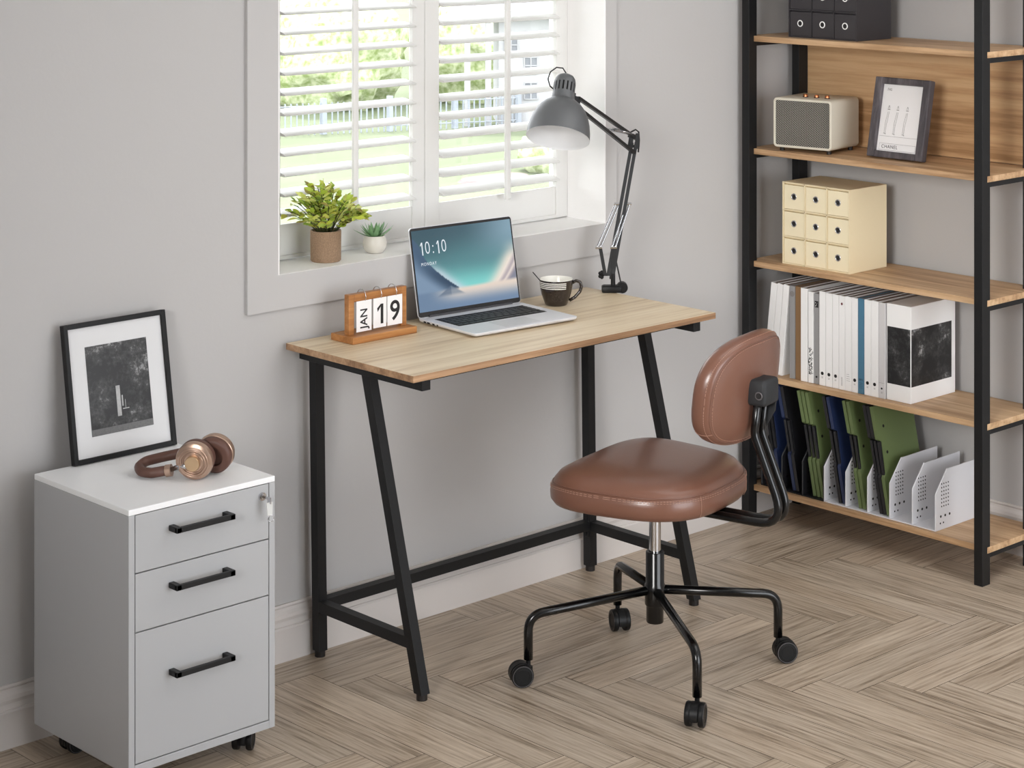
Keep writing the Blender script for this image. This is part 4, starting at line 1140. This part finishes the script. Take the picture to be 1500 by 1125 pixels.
def book(ya, yb, h, xf, m, marks, label, lean=0.0):
    t = thing('book', label, 'book', (xf+.1,(ya+yb)/2,bz), group='books and binders on the bookshelf')
    Mm = Matrix.Translation((xf,ya,bz)) if not lean else Matrix.Translation((xf,ya,bz+.0026)) @ Matrix.Rotation(lean,4,'X')
    w = ya-yb-.0010; D = .205; c = .0012
    b = MB(); b.box((0,-w,0),(c*1.2,0,h),.0006,1,Mm); b.box((c,-c,0),(D,0,h),0,1,Mm); b.box((c,-w,0),(D,-w+c,h),0,1,Mm)
    cv = build('cover', b, M[m], t)
    b = MB(); b.box((c*1.2,-w+c,.002),(D-.003,-c,h-.002),0,1,Mm); build('pages', b, M['pages'], t)
    yc_ = -w/2
    def mk(name, b, mm): build(name, b, mm, cv)
    if marks == 'disc':
        b = MB(); b.lathe([(0,0),(.0078,0)],Mm@Vector((-.0004,yc_,h-.022)),(1,0,0),24); b.torus(Mm@Vector((-.0004,yc_,h-.022)),(1,0,0),.0078,.0004,24,5); mk('badge', b, M['greyink'])
    if marks in ('dot','dotlow','small'):
        z = {'dot':.034,'dotlow':.034,'small':.027}[marks]; r = .0048 if marks != 'small' else .0028
        b = MB(); b.cyl(Mm@Vector((-.0005,yc_,z)),Mm@Vector((.0002,yc_,z)),r,16); mk('spine_dot', b, M['ink'])
        b = MB()
        for q in range(2): b.box((-.0004,yc_-.0028,z-.010-.003*q),(.0002,yc_+.0028,z-.0092-.003*q),0,1,Mm)
        mk('spine_text', b, M['greyink'])
        if marks == 'small':
            b = MB(); b.box((-.0004,-w+.001,.042),(.0002,-.001,.0425),0,1,Mm); mk('spine_line', b, M['greyink'])
    if marks in ('lines',):
        b = MB()
        for q in range(4): b.box((-.0004,yc_-.006+.001*q,.028+.006*q),(.0002,yc_+.006,.0285+.006*q),0,1,Mm)
        mk('spine_text', b, M['greyink'])
    if marks == 'red':
        b = MB(); z = h-.022
        b.prism([(0,.0045),(.0036,0),(0,-.0045),(-.0036,0)], lambda u,v,hh: Mm@Vector((hh,yc_+u,z+v)), -.0005,.0002); mk('spine_diamond', b, mat('dark_red',(96,22,26),.5))
        b = MB()
        for q in range(8): b.box((-.0004,yc_-.0012,.012+.003*q),(.0002,yc_+.0012,.0135+.003*q),0,1,Mm)
        mk('spine_text', b, M['greyink'])
    if marks == 'logo':
        b = MB(); z = h-.030; b.box((-.0005,yc_-.0062,z-.009),(.0002,yc_+.0062,z+.009),0,1,Mm); mk('emblem', b, M['ink'])
        b = MB(); b.prism([(-.004,-.006),(-.001,-.001),(.004,.0055),(.001,.002),(-.002,-.006)], lambda u,v,hh: Mm@Vector((hh,yc_-u,z+v)), -.0008,-.0004); b.sphere(Mm@Vector((-.0006,yc_+.003,z+.004)),.0012,8); mk('emblem_figure', b, M['white'])
        b = MB(); b.cyl(Mm@Vector((-.0005,yc_,.020)),Mm@Vector((.0002,yc_,.020)),.003,12); mk('spine_dot', b, M['ink'])
    if marks == 'lace':
        b = MB(); rn = random.Random(3)
        for q in range(90):
            yy = rn.uniform(-w+.0012,-.0012); zz = rn.uniform(.024,.098); 
            b.box((-.0004,yy-.0009,zz-.0016),(.0002,yy+.0009,zz+.0012),0,1,Mm)
        mk('lace_pattern', b, M['ink'])
    if marks == 'arc':
        Mx = Mm @ Matrix.Translation((-.0003,yc_,.040)) @ Matrix(((0,0,-1,0),(-1,0,0,0),(0,1,0,0),(0,0,0,1)))
        mk('spine_text', text_mb('arc',.011,Mx,.0001), M['ink'])
        b = MB()
        for q in range(4): b.box((-.0004,yc_-.006,.016+.0045*q),(.0002,yc_+.006,.0165+.0045*q),0,1,Mm)
        mk('spine_lines', b, M['ink'])
    return t
for i,(m,h,xf,mk_,lb) in enumerate(specs): book(B_[2*i],B_[2*i+1],h,xf,m,mk_,lb)
for yb_,ya_,lb in ((.0835,.0605,'leftmost of three white books leaning against the grey binder'),(.1055,.0840,'middle of three white books leaning against the grey binder'),(.1275,.1060,'rightmost of three leaning white books, touching the grey binder')):
    book(-ya_,-yb_,.262,1.676,'white',None,lb,lean=math.radians(6.2))
# box file with a dark picture at the end of the row
t = thing('box_file','white box file with a dark picture on its side, ending the book row','box file',(1.77,-.535,bz))
mb = MB(); mb.box((1.676,-.575,bz),(1.880,-.4945,bz+.262),.0012); build('case', mb, M['white'], t)
mb = MB(); mb.box((1.6775,-.5752,bz+.045),(1.862,-.575,bz+.20)); mb.box((1.6757,-.573,bz+.045),(1.6762,-.497,bz+.20)); build('picture_print', mb, pm, t)

# vertical organisers with leaning folders
tz = .0980
def tray(label, y0, nsl, pitch, m, closed):
    t = thing('file_organizer', label, 'file organizer', (1.75,y0-nsl*pitch/2,tz), group='upright file organizers on the bottom shelf')
    mb = MB(); mb.box((1.662,y0-nsl*pitch-.003,tz+.0004),(1.880,y0,tz+.0035),.0006); build('base', mb, m, t)
    for k in range(nsl+1):
        y = y0-k*pitch
        mb = MB(); mb.prism([(1.664,tz+.0036),(1.664,tz+.098),(1.716,tz+.158),(1.880,tz+.160),(1.880,tz+.0036)], lambda u,v,h:(u,h,v), y-.0028,y)
        mb.tube([(1.664,y-.0014,tz+.004),(1.664,y-.0014,tz+.098),(1.716,y-.0014,tz+.158)],.0020,6)
        dv = build('divider', mb, m, t)
        if k < nsl+1:
            mb = MB()
            for r_ in range(7):
                for c_ in range(4):
                    mb.cyl((1.690+.010*c_,y-.0031,tz+.062+.010*r_),(1.690+.010*c_,y-.0027,tz+.062+.010*r_),.0022,8)
            for c_ in range(3): mb.cyl((1.686+.020*c_,y-.0031,tz+.036),(1.686+.020*c_,y-.0027,tz+.036),.0036,10)
            for c_ in range(2): mb.cyl((1.684+.014*c_,y-.0031,tz+.018),(1.684+.014*c_,y-.0027,tz+.018),.0026,10)
            build('perforation', mb, M['dark'], dv)
    return t
PT = .0745
tray('black upright file organizer at the window end of the bottom shelf', -.062, 3, PT, M['folderblack'], True)
tray('white upright file organizer beside the black one', -.289, 5, PT, M['traywhite'], False)
# folders: slabs with a cut-out front edge, leaning towards the window wall
GR = {}
def folder(y, m, label, lean=11.2, th_=.0105, xf=1.674):
    t = thing('document_folder', label, 'folder', (1.77,y,tz+.004), group='folders in the upright organizers')
    Mm = Matrix.Translation((xf,y,tz+.0064)) @ Matrix.Rotation(-math.radians(lean),4,'X')
    prof = [(0,0),(0,.100),(.008,.112),(.012,.196),(-.001,.204),(-.004,.292),(.172,.292),(.172,0)]
    mb = MB(); mb.prism(prof, lambda u,v,h: Mm@Vector((u,h,v)), 0,th_); build('case', mb, M[m], t)
    mb = MB(); mb.prism([(.006,.104),(.0035,.110),(.0035,.196),(.012,.199),(.012,.104)], lambda u,v,h: Mm@Vector((u,h,v)), .0012,th_-.0012); build('closing_band', mb, M['folderblack'], t)
    if m == 'green':
        for z in (.235,.165):
            mb = MB(); mb.cyl(Mm@Vector((.030,-.0004,z)),Mm@Vector((.030,.001,z)),.0042,14); build('punched_hole', mb, M['dark'], t)
F_ = [
 (-.116,'folderblack','black folder in the first slot of the black organizer'),
 (-.1295,'blue','navy folder in the first slot of the black organizer'),
 (-.180,'blue','navy folder in the middle slot of the black organizer'),
 (-.1925,'folderblack','front black folder in the middle slot of the black organizer'),
 (-.2535,'green','leftmost of three green folders in the black organizer'),
 (-.268,'green','middle of three green folders in the black organizer'),
 (-.2825,'green','rightmost of three green folders in the black organizer'),
 (-.343,'folderblack','black folder in the first slot of the white organizer'),
 (-.3575,'blue','navy folder in the first slot of the white organizer'),
 (-.413,'green','left green folder in the second slot of the white organizer'),
 (-.427,'green','right green folder in the second slot of the white organizer'),
 (-.4835,'folderblack','left black folder in the third slot of the white organizer'),
 (-.4957,'folderblack','black folder next to the large green one in the white organizer'),
 (-.5078,'green','green folder with a wide visible side, third slot of the white organizer'),
]
for y,m,lb in F_: folder(y,m,lb)

# ------------------------------------------------------------------ light
def area(name, loc, target, sx, sy, power, color=(1,1,1)):
    l = bpy.data.lights.new(name,'AREA'); l.shape = 'RECTANGLE'; l.size = sx; l.size_y = sy; l.energy = power; l.color = color
    o = bpy.data.objects.new(name,l); COL.objects.link(o); o.location = loc
    d = Vector(target)-Vector(loc); o.rotation_euler = d.to_track_quat('-Z','Y').to_euler(); return o
area('added_ceiling_fill',(.9,-1.8,2.57),(.9,-1.8,0),2.0,1.6,17.5,(1,.985,.965))  # added overhead fill; no lamp is seen on this ceiling
sl = area('added_shelf_fill',(-3.5,-2.6,1.9),(1.65,-.5,.8),1.2,1.2,12,(1,.985,.965)); sl.data.spread = math.radians(50)  # added fill lamp out of view, aimed to brighten the bookshelf
sun = bpy.data.lights.new('sun','SUN'); sun.energy = 6.0; sun.angle = math.radians(2); sun.color = (1,.97,.92)
so = bpy.data.objects.new('sun',sun); COL.objects.link(so)
so.rotation_euler = Vector((-.35,-.55,-.95)).to_track_quat('-Z','Y').to_euler()
wd = bpy.data.worlds.new('sky'); SC.world = wd; wd.use_nodes = True
bg = wd.node_tree.nodes['Background']; bg.inputs['Color'].default_value = (.93,.96,1,1); bg.inputs['Strength'].default_value = 6.0

# ------------------------------------------------------------------ camera
cam = bpy.data.cameras.new('camera'); co = bpy.data.objects.new('camera',cam); COL.objects.link(co)
co.location = (-3.0292,-4.0047,1.8336); co.rotation_euler = (PI/2,0,-.7552)
cam.sensor_width = 36; cam.sensor_fit = 'HORIZONTAL'; cam.lens = 3110.75/1500*36
cam.shift_y = -(562.5+176.74)/1500; cam.clip_start = .05; cam.clip_end = 500
SC.camera = co
vs_ = SC.view_settings; vs_.view_transform = 'Standard'; vs_.look = 'None'; vs_.exposure = 0.0; vs_.gamma = 1; vs_.use_curve_mapping = False
